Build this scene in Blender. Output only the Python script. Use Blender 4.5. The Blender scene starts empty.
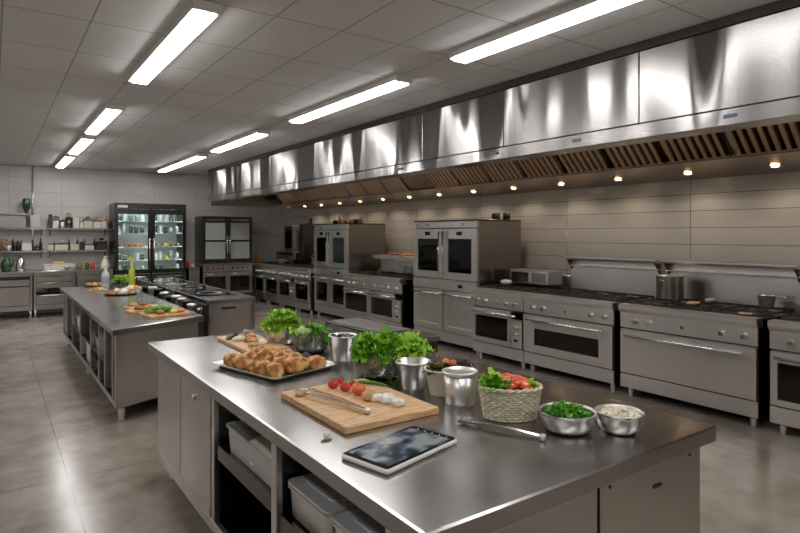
import bpy, bmesh, math, random
from mathutils import Vector, Matrix, noise as mnoise
random.seed(7)
SC = bpy.context.scene
COL = SC.collection
PI = math.pi
ORD = ['first', 'second', 'third', 'fourth', 'fifth', 'sixth', 'seventh', 'eighth', 'ninth', 'tenth']

# ------------------------------------------------------------------ materials
MAT = {}
class NT:
    def __init__(s, name):
        s.m = bpy.data.materials.new(name); s.m.use_nodes = True
        s.t = s.m.node_tree; s.b = s.t.nodes['Principled BSDF']; s.o = s.t.nodes['Material Output']
        MAT[name] = s.m
    def n(s, ty, **k):
        x = s.t.nodes.new(ty)
        for a, b in k.items():
            if a.startswith('i_'):
                x.inputs[a[2:].replace('_', ' ')].default_value = b
            else: setattr(x, a, b)
        return x
    def l(s, a, b): s.t.links.new(a, b)
    def set(s, **k):
        for a, b in k.items():
            s.b.inputs[a.replace('_', ' ')].default_value = (*b, 1) if isinstance(b, tuple) and len(b) == 3 else b
    def coord(s, scale=(1, 1, 1), kind='Object'):
        tc = s.n('ShaderNodeTexCoord'); mp = s.n('ShaderNodeMapping')
        mp.inputs['Scale'].default_value = scale
        s.l(tc.outputs[kind], mp.inputs['Vector']); return mp.outputs['Vector']
    def noise(s, scale, vec=None, detail=4, rough=.55):
        x = s.n('ShaderNodeTexNoise'); x.inputs['Scale'].default_value = scale
        x.inputs['Detail'].default_value = detail; x.inputs['Roughness'].default_value = rough
        if vec is None: vec = s.coord()
        s.l(vec, x.inputs['Vector']); return x.outputs['Fac']
    def ramp(s, fac, stops):
        r = s.n('ShaderNodeValToRGB'); e = r.color_ramp.elements
        while len(e) < len(stops): e.new(.5)
        for q, (p, c) in zip(e, stops):
            q.position = p; q.color = (*c, 1) if len(c) == 3 else c
        s.l(fac, r.inputs['Fac']); return r.outputs['Color']
    def rng(s, fac, a, b, lo=.3, hi=.7):
        r = s.n('ShaderNodeMapRange'); r.inputs['From Min'].default_value = lo; r.inputs['From Max'].default_value = hi
        r.inputs['To Min'].default_value = a; r.inputs['To Max'].default_value = b
        s.l(fac, r.inputs['Value']); return r.outputs['Result']
    def bump(s, h, strength=.2, dist=.01):
        b = s.n('ShaderNodeBump'); b.inputs['Strength'].default_value = strength; b.inputs['Distance'].default_value = dist
        s.l(h, b.inputs['Height']); s.l(b.outputs['Normal'], s.b.inputs['Normal']); return b
    def math(s, op, a, b=None):
        x = s.n('ShaderNodeMath', operation=op)
        for i, q in enumerate((a, b)):
            if q is None: continue
            if isinstance(q, (int, float)): x.inputs[i].default_value = q
            else: s.l(q, x.inputs[i])
        return x.outputs[0]
    def lines(s, comp, period, off, width):
        # 1 on a joint, 0 elsewhere
        f = s.math('FRACT', s.math('DIVIDE', s.math('SUBTRACT', comp, off), period))
        f = s.math('ABSOLUTE', s.math('SUBTRACT', f, .5))
        return s.math('GREATER_THAN', f, .5 - width / period / 2)

def plain(name, col, rough=.5, metal=0, spec=.5, nz=0, nscale=20, bump=0, coat=0):
    t = NT(name); t.set(Base_Color=col, Roughness=rough, Metallic=metal)
    t.b.inputs['Specular IOR Level'].default_value = spec
    if coat: t.b.inputs['Coat Weight'].default_value = coat
    if nz or bump:
        f = t.noise(nscale)
        if nz:
            c1 = tuple(max(0, c * (1 - nz)) for c in col); c2 = tuple(min(1, c * (1 + nz)) for c in col)
            t.l(t.ramp(f, [(.3, c1), (.7, c2)]), t.b.inputs['Base Color'])
        if bump: t.bump(f, bump, .01)
    return t

def steel(name, col, rough, stretch, aniso=0, tangent=None, wav=0, smudge=.08, metal=1.0):
    t = NT(name); t.set(Metallic=metal)
    fine = t.noise(1, t.coord(stretch), 2)
    big = t.noise(2.3, t.coord((1, 1, 1)), 5, .6)
    r = t.math('ADD', t.rng(fine, -.012, .012), t.rng(big, rough - smudge, rough + smudge))
    t.l(r, t.b.inputs['Roughness'])
    lo = tuple(c * .9 for c in col)
    t.l(t.ramp(big, [(.3, lo), (.7, col)]), t.b.inputs['Base Color'])
    if wav == -1:      # slightly uneven rolled sheet: the tilt of the panel wanders along the hood
        n = t.noise(1, t.coord((0, 1.0, 0)), 1, .4); sp = t.n('ShaderNodeSeparateXYZ'); t.l(t.coord(), sp.inputs[0])
        t.bump(t.math('MULTIPLY', t.rng(n, -.24, .24), t.math('SUBTRACT', sp.outputs[2], 1.9)), 1, 1)
    elif wav:
        w = t.noise(1, t.coord((1.3, 2.1, .12) if tangent and tangent[1] == 0 and tangent[2] else (1.5, 1.5, 1.5)), 1, .4)
        t.bump(w, wav, .05)
    if aniso:
        t.b.inputs['Anisotropic'].default_value = aniso
        c = t.n('ShaderNodeCombineXYZ')
        for i in range(3): c.inputs[i].default_value = tangent[i]
        t.l(c.outputs[0], t.b.inputs['Tangent'])
    return t

UP = (0, 0, 1)
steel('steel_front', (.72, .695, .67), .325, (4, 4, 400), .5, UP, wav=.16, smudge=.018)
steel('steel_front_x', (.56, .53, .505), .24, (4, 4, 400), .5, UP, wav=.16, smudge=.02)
steel('steel_dark', (.13, .122, .116), .24, (4, 4, 300), smudge=.02)
steel('steel_mid', (.36, .33, .305), .24, (4, 4, 300), .4, UP, wav=.1, smudge=.02)
steel('steel_black', (.085, .08, .076), .24, (4, 4, 300), smudge=.02)
steel('steel_hood', (.44, .425, .415), .25, (3, 3, 500), .8, UP, wav=-1, smudge=.0)
steel('steel_top', (.43, .417, .412), .228, (260, 5, 4), .2, (0, 1, 0), wav=.13, smudge=.035)
steel('steel_bright', (.80, .79, .77), .18, (60, 60, 60), smudge=.02)
steel('steel_ware', (.80, .785, .765), .345, (6, 6, 220), smudge=.02)
steel('filter_metal', (.56, .42, .31), .25, (60, 60, 60), smudge=.02)  # orange tint puts the warm glow of the hood lamps into the metal
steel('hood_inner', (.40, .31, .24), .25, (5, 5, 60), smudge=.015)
steel('wall_steel', (.40, .39, .385), .42, (3, 3, 90), smudge=.05)
plain('black_enamel', (.012, .012, .012), .35, nz=.3)
plain('black_iron', (.022, .021, .02), .5, bump=.2, nscale=90)
plain('black_gap', (.01, .01, .01), .7)  # black for plinths and for shade painted into seams
plain('dark_interior', (.05, .047, .044), .5, metal=.6)
plain('black_glass', (.012, .012, .013), .06, spec=.6)
plain('white_plastic', (.72, .71, .68), .4)
plain('white_ceramic', (.82, .80, .76), .25, coat=.3)
plain('cream_label', (.70, .64, .52), .5)
plain('black_plastic', (.02, .02, .022), .35)
plain('brown_food', (.32, .15, .06), .6, nz=.5, nscale=30, bump=.5)
plain('orange_food', (.75, .26, .05), .5, nz=.4, nscale=30, bump=.4)
plain('yellow_food', (.85, .62, .12), .5, nz=.3, nscale=30, bump=.4)
plain('cream_food', (.86, .80, .64), .6, nz=.15, nscale=60, bump=.5)
plain('white_cheese', (.88, .86, .79), .55, nz=.08, nscale=50, bump=.6)
plain('tomato', (.62, .045, .02), .22, nz=.3, nscale=20, coat=.4)
plain('tomato_orange', (.78, .17, .035), .28, nz=.25, nscale=22, coat=.3)
plain('pepper_red', (.75, .09, .04), .3, nz=.35, nscale=18, coat=.3)
plain('aubergine', (.025, .015, .03), .2, coat=.4)
plain('stem_green', (.08, .22, .03), .5)
plain('green_glass', (.04, .16, .02), .1, spec=.7, nz=.3, nscale=10)
plain('yellow_green_oil', (.45, .55, .05), .12, spec=.7)
plain('badge_blue', (.08, .12, .22), .3)
plain('pale_blue_label', (.42, .48, .55), .4)
plain('dark_green_glass', (.02, .07, .012), .12, spec=.7, nz=.4, nscale=10)
plain('red_plastic', (.6, .05, .03), .4)
plain('caulk', (.25, .24, .23), .7)

t = NT('bun_crust')
f = t.noise(13, None, 5, .6)
t.l(t.ramp(f, [(.36, (.20, .06, .012)), (.46, (.52, .21, .045)), (.56, (.78, .46, .17)), (.68, (.90, .70, .42))]), t.b.inputs['Base Color'])
t.set(Roughness=.5); t.bump(t.noise(40), .35, .01)
t = NT('bread_roll')
f = t.noise(30, None, 5, .6)
t.l(t.ramp(f, [(.3, (.50, .25, .09)), (.7, (.80, .56, .30))]), t.b.inputs['Base Color'])
t.set(Roughness=.65); t.bump(t.noise(60), .5, .01)

def leafmat(name, dark, mid, light):
    t = NT(name)
    g = t.n('ShaderNodeNewGeometry')
    isl = t.ramp(g.outputs['Random Per Island'], [(0, dark), (.5, mid), (1, light)])
    f = t.noise(35, None, 3)
    mx = t.n('ShaderNodeMix', data_type='RGBA', blend_type='MULTIPLY'); mx.inputs[0].default_value = .35
    t.l(isl, mx.inputs[6]); t.l(t.ramp(f, [(.3, (.5, .55, .4)), (.7, (1, 1, 1))]), mx.inputs[7])
    t.l(mx.outputs[2], t.b.inputs['Base Color']); t.set(Roughness=.42)
    tr = t.n('ShaderNodeBsdfTranslucent'); t.l(mx.outputs[2], tr.inputs['Color'])
    ms = t.n('ShaderNodeMixShader'); ms.inputs[0].default_value = .3
    t.l(t.b.outputs[0], ms.inputs[1]); t.l(tr.outputs[0], ms.inputs[2]); t.l(ms.outputs[0], t.o.inputs['Surface'])
leafmat('lettuce', (.24, .50, .02), (.40, .72, .05), (.62, .90, .16))
leafmat('kale', (.10, .34, .015), (.25, .60, .03), (.50, .82, .10))
leafmat('parsley', (.05, .22, .01), (.12, .42, .03), (.30, .62, .07))
leafmat('mixed_leaf', (.02, .06, .015), (.08, .16, .04), (.30, .08, .05))
leafmat('pale_lettuce', (.50, .72, .18), (.62, .82, .30), (.78, .90, .50))
leafmat('purple_leaf', (.03, .01, .03), (.05, .02, .04), (.10, .05, .09))

t = NT('wood_board')
v = t.coord((2, 14, 14), 'Object')
f = t.noise(5, v, 6, .6)
w = t.noise(60, t.coord((1, 20, 20)), 2)
t.l(t.ramp(f, [(.3, (.42, .22, .09)), (.5, (.66, .41, .20)), (.7, (.80, .56, .31))]), t.b.inputs['Base Color'])
t.set(Roughness=.5); t.bump(w, .08, .002)

t = NT('wicker')
v = t.noise(50, t.coord((1, 1, 1)))
t.l(t.ramp(v, [(.3, (.50, .43, .29)), (.7, (.80, .74, .58))]), t.b.inputs['Base Color']); t.set(Roughness=.6)

def thin_glass(name, tint, gloss=1.0, rough=.03, opac=0.0):
    t = NT(name)
    tr = t.n('ShaderNodeBsdfTransparent'); tr.inputs['Color'].default_value = (*tint, 1)
    gl = t.n('ShaderNodeBsdfGlossy'); gl.inputs['Roughness'].default_value = rough
    fr = t.n('ShaderNodeFresnel'); fr.inputs['IOR'].default_value = 1.45
    ms = t.n('ShaderNodeMixShader'); t.l(t.math('ADD', fr.outputs[0], opac), ms.inputs[0])
    t.l(tr.outputs[0], ms.inputs[1]); t.l(gl.outputs[0], ms.inputs[2]); t.l(ms.outputs[0], t.o.inputs['Surface'])
thin_glass('clear_glass', (.93, .96, .95))
thin_glass('bowl_glass', (.92, .96, .92), opac=.12)
thin_glass('oven_glass', (.33, .33, .33), opac=.02)
thin_glass('clear_plastic', (.86, .87, .87), rough=.15, opac=.10)
thin_glass('smoked_glass', (.62, .66, .66), rough=.1, opac=.03)

def milky(name, tint, mixf):
    t = MAT[name]; nt = t.node_tree; out = nt.nodes['Material Output']; old = out.inputs['Surface'].links[0].from_socket
    d = nt.nodes.new('ShaderNodeBsdfDiffuse'); d.inputs['Color'].default_value = (*tint, 1)
    m = nt.nodes.new('ShaderNodeMixShader'); m.inputs[0].default_value = mixf
    nt.links.new(old, m.inputs[1]); nt.links.new(d.outputs[0], m.inputs[2]); nt.links.new(m.outputs[0], out.inputs['Surface'])
milky('clear_plastic', (.95, .95, .95), .40)
milky('bowl_glass', (.55, .62, .5), .12)
def emis(name, col, st):
    t = NT(name); t.set(Base_Color=col, Emission_Color=col); t.b.inputs['Emission Strength'].default_value = st
emis('light_panel', (1.0, .985, .97), 22)
emis('warm_lamp', (1.0, .70, .38), 30)
emis('fridge_light', (.78, .96, 1.0), 22)
emis('oven_light', (1.0, .85, .6), 2.0)

t = NT('frosted_glass'); t.set(Base_Color=(.50, .54, .53), Roughness=.25)
tr = t.n('ShaderNodeBsdfTransparent'); ms = t.n('ShaderNodeMixShader'); ms.inputs[0].default_value = .72
t.l(tr.outputs[0], ms.inputs[1]); t.l(t.b.outputs[0], ms.inputs[2]); t.l(ms.outputs[0], t.o.inputs['Surface'])
# tablet screen: lit display with soft grey-blue picture shapes
t = NT('tablet_screen')
vo = t.n('ShaderNodeTexVoronoi', distance='CHEBYCHEV'); vo.inputs['Scale'].default_value = 16
t.l(t.coord((1, 1, 1)), vo.inputs['Vector'])
c = t.ramp(t.noise(15, t.coord((1, 1.3, 1)), 1, .3), [(.38, (.012, .015, .022)), (.47, (.04, .052, .075)), (.54, (.08, .10, .13)), (.62, (.17, .185, .18))])
t.l(c, t.b.inputs['Base Color']); t.set(Roughness=.12)
t.l(c, t.b.inputs['Emission Color']); t.b.inputs['Emission Strength'].default_value = .5

# floor: polished concrete
t = NT('floor_concrete')
a = t.noise(.55, None, 6, .6); b = t.noise(3.2, None, 8, .65); c = t.noise(40, None, 3)
mixf = t.math('ADD', t.math('MULTIPLY', a, .6), t.math('MULTIPLY', b, .4))
col = t.ramp(mixf, [(.38, (.19, .155, .125)), (.47, (.28, .236, .196)), (.54, (.35, .302, .258)), (.63, (.43, .38, .33))])
sp = t.n('ShaderNodeSeparateXYZ'); t.l(t.coord(), sp.inputs[0])
ln = t.math('MAXIMUM', t.lines(sp.outputs[0], 4.2, .42, .006), t.lines(sp.outputs[1], 4.2, .3, .006))
mx = t.n('ShaderNodeMix', data_type='RGBA'); t.l(ln, mx.inputs[0]); t.l(col, mx.inputs[6]); mx.inputs[7].default_value = (.09, .08, .07, 1)
t.l(mx.outputs[2], t.b.inputs['Base Color'])
t.l(t.rng(b, .17, .255), t.b.inputs['Roughness']); t.bump(c, .04, .003)
t.b.inputs['Specular IOR Level'].default_value = .6

# ceiling tiles
t = NT('ceiling_tile')
sp = t.n('ShaderNodeSeparateXYZ'); t.l(t.coord(), sp.inputs[0])
ln = t.math('MAXIMUM', t.lines(sp.outputs[0], .485, .05, .012), t.lines(sp.outputs[1], .785, .41, .014))
col = t.ramp(t.noise(1.2, None, 5), [(.3, (.60, .585, .58)), (.7, (.68, .665, .66))])
mx = t.n('ShaderNodeMix', data_type='RGBA'); t.l(ln, mx.inputs[0]); t.l(col, mx.inputs[6]); mx.inputs[7].default_value = (.34, .325, .32, 1)
t.l(mx.outputs[2], t.b.inputs['Base Color']); t.set(Roughness=.75); t.bump(t.math('MULTIPLY', ln, -1.0), .5, .004)

def panels(name, ax, per, off, hper, hoff, c1, c2, rough=.3, rr=(-.02, .08), joint=(.13, .125, .12), metal=0., w=.008):
    t = NT(name)
    sp = t.n('ShaderNodeSeparateXYZ'); t.l(t.coord(), sp.inputs[0])
    ln = t.math('MAXIMUM', t.lines(sp.outputs[ax], per, off, w), t.lines(sp.outputs[2], hper, hoff, w))
    col = t.ramp(t.noise(1.1, None, 5), [(.3, c1), (.7, c2)])
    mx = t.n('ShaderNodeMix', data_type='RGBA'); t.l(ln, mx.inputs[0]); t.l(col, mx.inputs[6]); mx.inputs[7].default_value = (*joint, 1)
    t.l(mx.outputs[2], t.b.inputs['Base Color']); t.l(t.rng(t.noise(2), rough + rr[0], rough + rr[1]), t.b.inputs['Roughness'])
    t.set(Metallic=metal); t.bump(t.math('MULTIPLY', ln, -1.0), .6, .004)
panels('wall_tile_back', 0, .93, .27, .30, .12, (.49, .48, .47), (.57, .56, .55), .35, w=.006, joint=(.30, .29, .28))
panels('wall_tile_right', 1, 1.70, .045, .185, .055, (.47, .455, .44), (.55, .535, .52), .22, rr=(-.03, .03), joint=(.13, .12, .115), metal=.15, w=.006)

# ------------------------------------------------------------------ mesh builder
class MB:
    def __init__(s): s.bm = bmesh.new()
    def box(s, x0, x1, y0, y1, z0, z1, bev=.003):
        bm = s.bm
        r = bmesh.ops.create_cube(bm, size=1)
        vs = r['verts']
        sx, sy, sz = abs(x1 - x0), abs(y1 - y0), abs(z1 - z0)
        for v in vs:
            v.co = Vector(((x0 + x1) / 2 + v.co.x * sx, (y0 + y1) / 2 + v.co.y * sy, (z0 + z1) / 2 + v.co.z * sz))
        bev = min(bev, .3 * min(sx, sy, sz))
        if bev > 0:
            es = list({e for v in vs for e in v.link_edges})
            bmesh.ops.bevel(bm, geom=es, offset=bev, segments=1, affect='EDGES')
        return s
    def prism(s, pts, z0, z1, bev=.003):
        bm = s.bm
        a = [bm.verts.new((x, y, z0)) for x, y in pts]; b = [bm.verts.new((x, y, z1)) for x, y in pts]
        n = len(pts); fs = [bm.faces.new(a[::-1]), bm.faces.new(b)]
        for i in range(n): fs.append(bm.faces.new((a[i], a[(i + 1) % n], b[(i + 1) % n], b[i])))
        if bev: bmesh.ops.bevel(bm, geom=list({e for f in fs for e in f.edges}), offset=bev, segments=1, affect='EDGES')
        return s
    def sideprism(s, prof, y0, y1):
        # prof: list of (x, z) closed, extruded along y
        bm = s.bm
        a = [bm.verts.new((x, y0, z)) for x, z in prof]; b = [bm.verts.new((x, y1, z)) for x, z in prof]
        n = len(prof); bm.faces.new(a); bm.faces.new(b[::-1])
        for i in range(n): bm.faces.new((a[i], b[i], b[(i + 1) % n], a[(i + 1) % n]))
        return s
    def tube(s, pts, r, n=10, cap=True):
        bm = s.bm; pts = [Vector(p) for p in pts]; rings = []
        for i, p in enumerate(pts):
            d = (pts[min(i + 1, len(pts) - 1)] - pts[max(i - 1, 0)]).normalized()
            u = d.orthogonal().normalized() if i == 0 else (u - d * u.dot(d)).normalized()
            w = d.cross(u); rr = r[i] if isinstance(r, (list, tuple)) else r
            rings.append([bm.verts.new(p + (u * math.cos(2 * PI * k / n) + w * math.sin(2 * PI * k / n)) * rr) for k in range(n)])
        for a, b in zip(rings, rings[1:]):
            for k in range(n):
                f = bm.faces.new((a[k], a[(k + 1) % n], b[(k + 1) % n], b[k])); f.smooth = True
        if cap: bm.faces.new(rings[0][::-1]); bm.faces.new(rings[-1])
        return s
    def cyl(s, p0, p1, r, n=16, r2=None): return s.tube([p0, p1], [r, r if r2 is None else r2], n)
    def lathe(s, prof, c=(0, 0, 0), n=32, sx=1, sy=1, smooth=True):
        bm = s.bm; rings = []
        for r, z in prof:
            if r < 1e-5: rings.append([bm.verts.new((c[0], c[1], c[2] + z))])
            else: rings.append([bm.verts.new((c[0] + sx * r * math.cos(2 * PI * k / n), c[1] + sy * r * math.sin(2 * PI * k / n), c[2] + z)) for k in range(n)])
        for a, b in zip(rings, rings[1:]):
            for k in range(n):
                k2 = (k + 1) % n
                if len(a) == 1 and len(b) == 1: continue
                if len(a) == 1: f = bm.faces.new((a[0], b[k2], b[k]))
                elif len(b) == 1: f = bm.faces.new((a[k], a[k2], b[0]))
                else: f = bm.faces.new((a[k], a[k2], b[k2], b[k]))
                f.smooth = smooth
        return s
    def ball(s, c, rx, ry, rz, lump=0, freq=20, seed=0, sub=3, flat=None, rot=0):
        r = bmesh.ops.create_icosphere(s.bm, subdivisions=sub, radius=1)
        R = Matrix.Rotation(rot, 3, 'Z')
        for v in r['verts']:
            d = v.co.copy()
            k = 1 + (lump * mnoise.noise(d * freq + Vector((seed * 7.3, seed * 1.7, seed)))) if lump else 1
            p = R @ Vector((d.x * rx * k, d.y * ry * k, d.z * rz * k))
            if flat is not None and p.z < -flat: p.z = -flat
            v.co = p + Vector(c)
        for f in {f for v in r['verts'] for f in v.link_faces}: f.smooth = True
        return s
    def leaf(s, base, az, el, L, W, droop=1.0, ruf=.3, nf=3, ns=7, nt=4, ph=0):
        bm = s.bm; out = Vector((math.cos(az), math.sin(az), 0)); side = Vector((-math.sin(az), math.cos(az), 0)); up = Vector((0, 0, 1))
        p = Vector(base); rows = []; e = el
        for i in range(ns + 1):
            q = i / ns; w = W * (math.sin(PI * (.08 + .84 * q)) ** .8)
            dr = out * math.cos(e) + up * math.sin(e); nr = up * math.cos(e) - out * math.sin(e)
            row = []
            for j in range(nt + 1):
                tt = -1 + 2 * j / nt
                z = ruf * W * (tt * tt) * math.sin(nf * 2 * PI * q + ph + (1.3 if tt > 0 else 0)) + .35 * W * abs(tt)
                row.append(bm.verts.new(p + side * tt * w + nr * z + out * ruf * W * .4 * tt * tt * math.cos(nf * 5 * q + ph)))
            rows.append(row); p = p + dr * L / ns; e -= droop / ns
        for a, b in zip(rows, rows[1:]):
            for j in range(nt):
                f = bm.faces.new((a[j], a[j + 1], b[j + 1], b[j])); f.smooth = True
        return s
    def greens(s, c, R, H, n, L, W, ruf=.35, nf=3, seed=1, sx=1, sy=1, e0=.1, dmax=2.0):
        rd = random.Random(seed)
        for i in range(n):
            az = rd.uniform(0, 2 * PI); q = math.sqrt(rd.random()); rr = R * q * .85
            z = c[2] + H * (1 - q * q) * rd.uniform(.35, .9)
            s.leaf((c[0] + sx * rr * math.cos(az), c[1] + sy * rr * math.sin(az), z), az + rd.uniform(-.7, .7), rd.uniform(e0, 1.3), L * rd.uniform(.6, 1.15), W * rd.uniform(.6, 1.1), rd.uniform(.6, dmax), ruf, nf, ph=rd.uniform(0, 6))
        return s
    def build(s, name, mat, parent=None, loc=None, rz=0, kind=None, sub=0):
        me = bpy.data.meshes.new(name); bmesh.ops.recalc_face_normals(s.bm, faces=s.bm.faces[:]) ; s.bm.to_mesh(me); s.bm.free()
        me.materials.append(MAT[mat])
        o = bpy.data.objects.new(name, me); COL.objects.link(o)
        if parent: o.parent = parent
        if loc is not None: o.location = loc
        if rz: o.rotation_euler = (0, 0, rz)
        if kind: o['kind'] = kind
        return o

def tag(o, label, cat, group=None, kind=None):
    o['label'] = label; o['category'] = cat
    if group: o['group'] = group
    if kind: o['kind'] = kind
    return o
def thing(name, label, cat, loc=(0, 0, 0), rz=0, group=None):
    o = bpy.data.objects.new(name, None); COL.objects.link(o); o.empty_display_size = .1
    o.location = loc; o.rotation_euler = (0, 0, rz)
    return tag(o, label, cat, group)
def struct(mb, name, mat, parent=None):
    o = mb.build(name, mat, parent)
    if not parent: o['kind'] = 'structure'
    return o
KIDS = {}
def clone(root, loc, rz, label):
    kids = list(root.children)
    r = root.copy(); COL.objects.link(r); r.location = loc; r.rotation_euler = (0, 0, rz); r['label'] = label
    for ch in kids:
        c = ch.copy(); COL.objects.link(c); c.parent = r
        for g in list(ch.children):
            d = g.copy(); COL.objects.link(d); d.parent = c
    return r

# ------------------------------------------------------------------ camera
FPX, HV, EYE, YAW = 582.0, 234.0, 1.65, math.radians(35)
cam = bpy.data.cameras.new('camera'); co = bpy.data.objects.new('camera', cam); COL.objects.link(co)
co.location = (0, 0, EYE); co.rotation_euler = (PI / 2, 0, -YAW)
cam.sensor_width = 36; cam.lens = FPX * 36 / 800; cam.shift_y = -(266.5 - HV) / 800; cam.clip_start = .02
SC.camera = co
FW = Vector((math.sin(YAW), math.cos(YAW), 0)); RT = Vector((math.cos(YAW), -math.sin(YAW), 0))
def at(u, v, z=.9, back=0):
    "point of the horizontal surface at height z seen at (u, v); back = metres further away"
    d = (EYE - z) * FPX / (v - HV) + back
    p = FW * d + RT * (d * (u - 400) / FPX)
    return Vector((p.x, p.y, z))

# ------------------------------------------------------------------ room shell
XL, XR, YF, YB, ZC = -2.6, 6.35, -2.6, 14.2, 3.06
struct(MB().box(XL, XR, YF, YB, -.1, 0, 0), 'floor', 'floor_concrete')
struct(MB().box(XL, XR, YF, YB, ZC, ZC + .1, 0), 'ceiling', 'ceiling_tile')
struct(MB().box(XL, XR, YB, YB + .1, -.1, ZC + .1, 0), 'wall_back', 'wall_tile_back')
struct(MB().box(XR, XR + .1, YF, YB, -.1, ZC + .1, 0), 'wall_right', 'wall_tile_right')
struct(MB().box(XL - .1, XL, YF, YB, -.1, ZC + .1, 0), 'wall_left', 'wall_tile_back')
struct(MB().box(XL, XR, YF - .1, YF, -.1, ZC + .1, 0), 'wall_front', 'wall_tile_back')
struct(MB().box(XL, XR - .01, YB - .012, YB, 0, .1, .002), 'baseboard_back', 'wall_steel')
struct(MB().box(XR - .012, XR, YF, YB - .013, 0, .1, .002), 'baseboard_right', 'wall_steel')
struct(MB().box(XL, 3.8, YB - .03, YB, ZC - .03, ZC, .002), 'trim_1', 'wall_steel')
tag(MB().cyl((.68, 14.17, 1.3), (.68, 14.17, 3.05), .014).build('wall_pipe', 'steel_bright'), 'thin vertical steel pipe on the back wall above the shelves', 'pipe')

# ------------------------------------------------------------------ ceiling lights
def ceiling_light(x, y0, y1, label, w=.13):
    t = thing('ceiling_light', label, 'light', (x, (y0 + y1) / 2, ZC), group='linear ceiling lights')
    h = (y1 - y0) / 2
    MB().box(-w / 2 - .02, w / 2 + .02, -h, h, -.05, 0).build('housing', 'steel_ware', t)
    MB().box(-w / 2, w / 2, -h + .02, h - .02, -.072, -.0505, .006).build('diffuser', 'light_panel', t)
    for e in (-1, 1):
        MB().box(-w / 2 - .022, w / 2 + .022, e * h - .012, e * h + .012, -.062, -.001).build('end_cap', 'white_plastic', t)
for x, y0, y1, l in [
    (1.07, 3.56, 5.6, 'long ceiling light in the left row, nearest the camera and largest of that row'),
    (1.09, 6.95, 8.8, 'second nearest ceiling light of the left row'),
    (1.12, 9.35, 11.2, 'third nearest ceiling light of the left row'),
    (1.12, 11.7, 13.6, 'farthest ceiling light of the left row, by the back wall'),
    (2.98, 1.0, 3.47, 'long ceiling light near the hood, cut off by the top of the photo'),
    (3.0, 4.22, 6.5, 'long ceiling light in the right row above the middle of the room'),
    (3.0, 7.49, 9.58, 'shorter looking ceiling light in the right row before the farthest one'),
    (3.0, 10.3, 13.3, 'farthest ceiling light of the right row, by the back wall'),
    (1.07, -.6, 1.5, 'added unseen ceiling light behind the camera in the left row'),  # unseen lamps behind the camera, added to brighten the room
    (3.0, -2.0, .2, 'added unseen ceiling light behind the camera in the right row'),
    (-.95, -.6, 1.5, 'added unseen ceiling light behind and left of the camera'),
    (-.95, 3.56, 5.6, 'nearest ceiling light of the added row left of the photo frame'),  # unseen row, added as extra light from the left
    (-.95, 6.95, 8.8, 'middle ceiling light of the added row left of the photo frame'),
    (-.95, 10.3, 12.4, 'farthest ceiling light of the added row left of the photo frame')]:
    ceiling_light(x, y0, y1, l)

# ------------------------------------------------------------------ exhaust hood
HX, HB, HY0, HY1 = 3.88, 2.35, -1.2, 12.9
hood = thing('exhaust_hood', 'long stainless steel extraction hood running above the whole cooking line', 'hood', (0, 0, 0))
seams = [HY0, 1.1, 2.49, 3.87, 5.11, 7.0, 8.9, 11.0, HY1]
for a, b in zip(seams, seams[1:]):
    MB().box(HX, HX + .03, a + .004, b - .004, 2.462, 2.985, .003).build('front_panel', 'steel_hood', hood)
MB().box(HX + .012, HX + .05, HY0 + .01, HY1 - .01, 2.44, 3.0, 0).build('backing_frame', 'black_gap', hood)
MB().box(HX - .004, HX + .05, HY0, HY1, HB, 2.456, .004).build('lip', 'steel_hood', hood)
MB().box(HX - .004, HX + .06, HY0, HY1, 2.992, ZC - .002, .002).build('top_trim', 'steel_dark', hood)
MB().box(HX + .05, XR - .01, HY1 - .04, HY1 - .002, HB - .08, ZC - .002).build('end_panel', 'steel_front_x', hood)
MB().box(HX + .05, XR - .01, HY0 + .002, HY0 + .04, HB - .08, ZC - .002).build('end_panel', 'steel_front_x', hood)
MB().sideprism([(HX + .05, HB), (HX + .22, HB), (HX + .22, HB + .03), (HX + .05, HB + .03)], HY0 + .04, HY1 - .04).build('drip_channel', 'steel_hood', hood)
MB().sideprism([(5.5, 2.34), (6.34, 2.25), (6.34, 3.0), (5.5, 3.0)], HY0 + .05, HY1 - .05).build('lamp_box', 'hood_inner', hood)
MB().box(HX + .06, 5.5, HY0 + .05, HY1 - .05, 3.02, 3.04, 0).build('inner_top', 'hood_inner', hood)
# baffle filters, 45 degree slope from (4.9, 2.96) down to (5.46, 2.39)
fy = HY0 + .1; k = 0
while fy < HY1 - .7:
    mb = MB(); w = .60
    A, B = Vector((4.82, 0, 2.99)), Vector((5.46, 0, 2.365)); dr = (B - A).normalized(); nr = Vector((-.70, 0, -.71))
    if k % 9 == 4:
        mb.sideprism([(4.82, 2.99), (5.46, 2.365), (5.48, 2.385), (4.84, 3.01)], fy, fy + w)
    else:
        nb = 7
        for q in range(nb):
            y0 = fy + .02 + q * (w - .04) / nb
            pts = []
            bm = mb.bm
            prof = [(0, .0), (.012, .028), (.044, .034), (.058, .008), (.05, .002), (.04, .024), (.018, .02)]
            ra = [bm.verts.new(A + Vector((0, y0 + yy, 0)) + nr * hh) for yy, hh in prof]
            rb = [bm.verts.new(B + Vector((0, y0 + yy, 0)) + nr * hh) for yy, hh in prof]
            n = len(prof)
            for i in range(n): bm.faces.new((ra[i], ra[(i + 1) % n], rb[(i + 1) % n], rb[i]))
            bm.faces.new(ra); bm.faces.new(rb[::-1])
        mb.sideprism([(4.84, 3.01), (5.48, 2.385), (5.49, 2.395), (4.85, 3.02)], fy, fy + w)
        mb.sideprism([(5.43, 2.355), (5.445, 2.34), (5.49, 2.38), (5.475, 2.395)], fy, fy + w)
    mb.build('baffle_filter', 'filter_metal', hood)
    fy += .615; k += 1
def lampz(x): return 2.34 - .09 * (x - 5.5) / .84
ly = -.88 + .0
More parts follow.
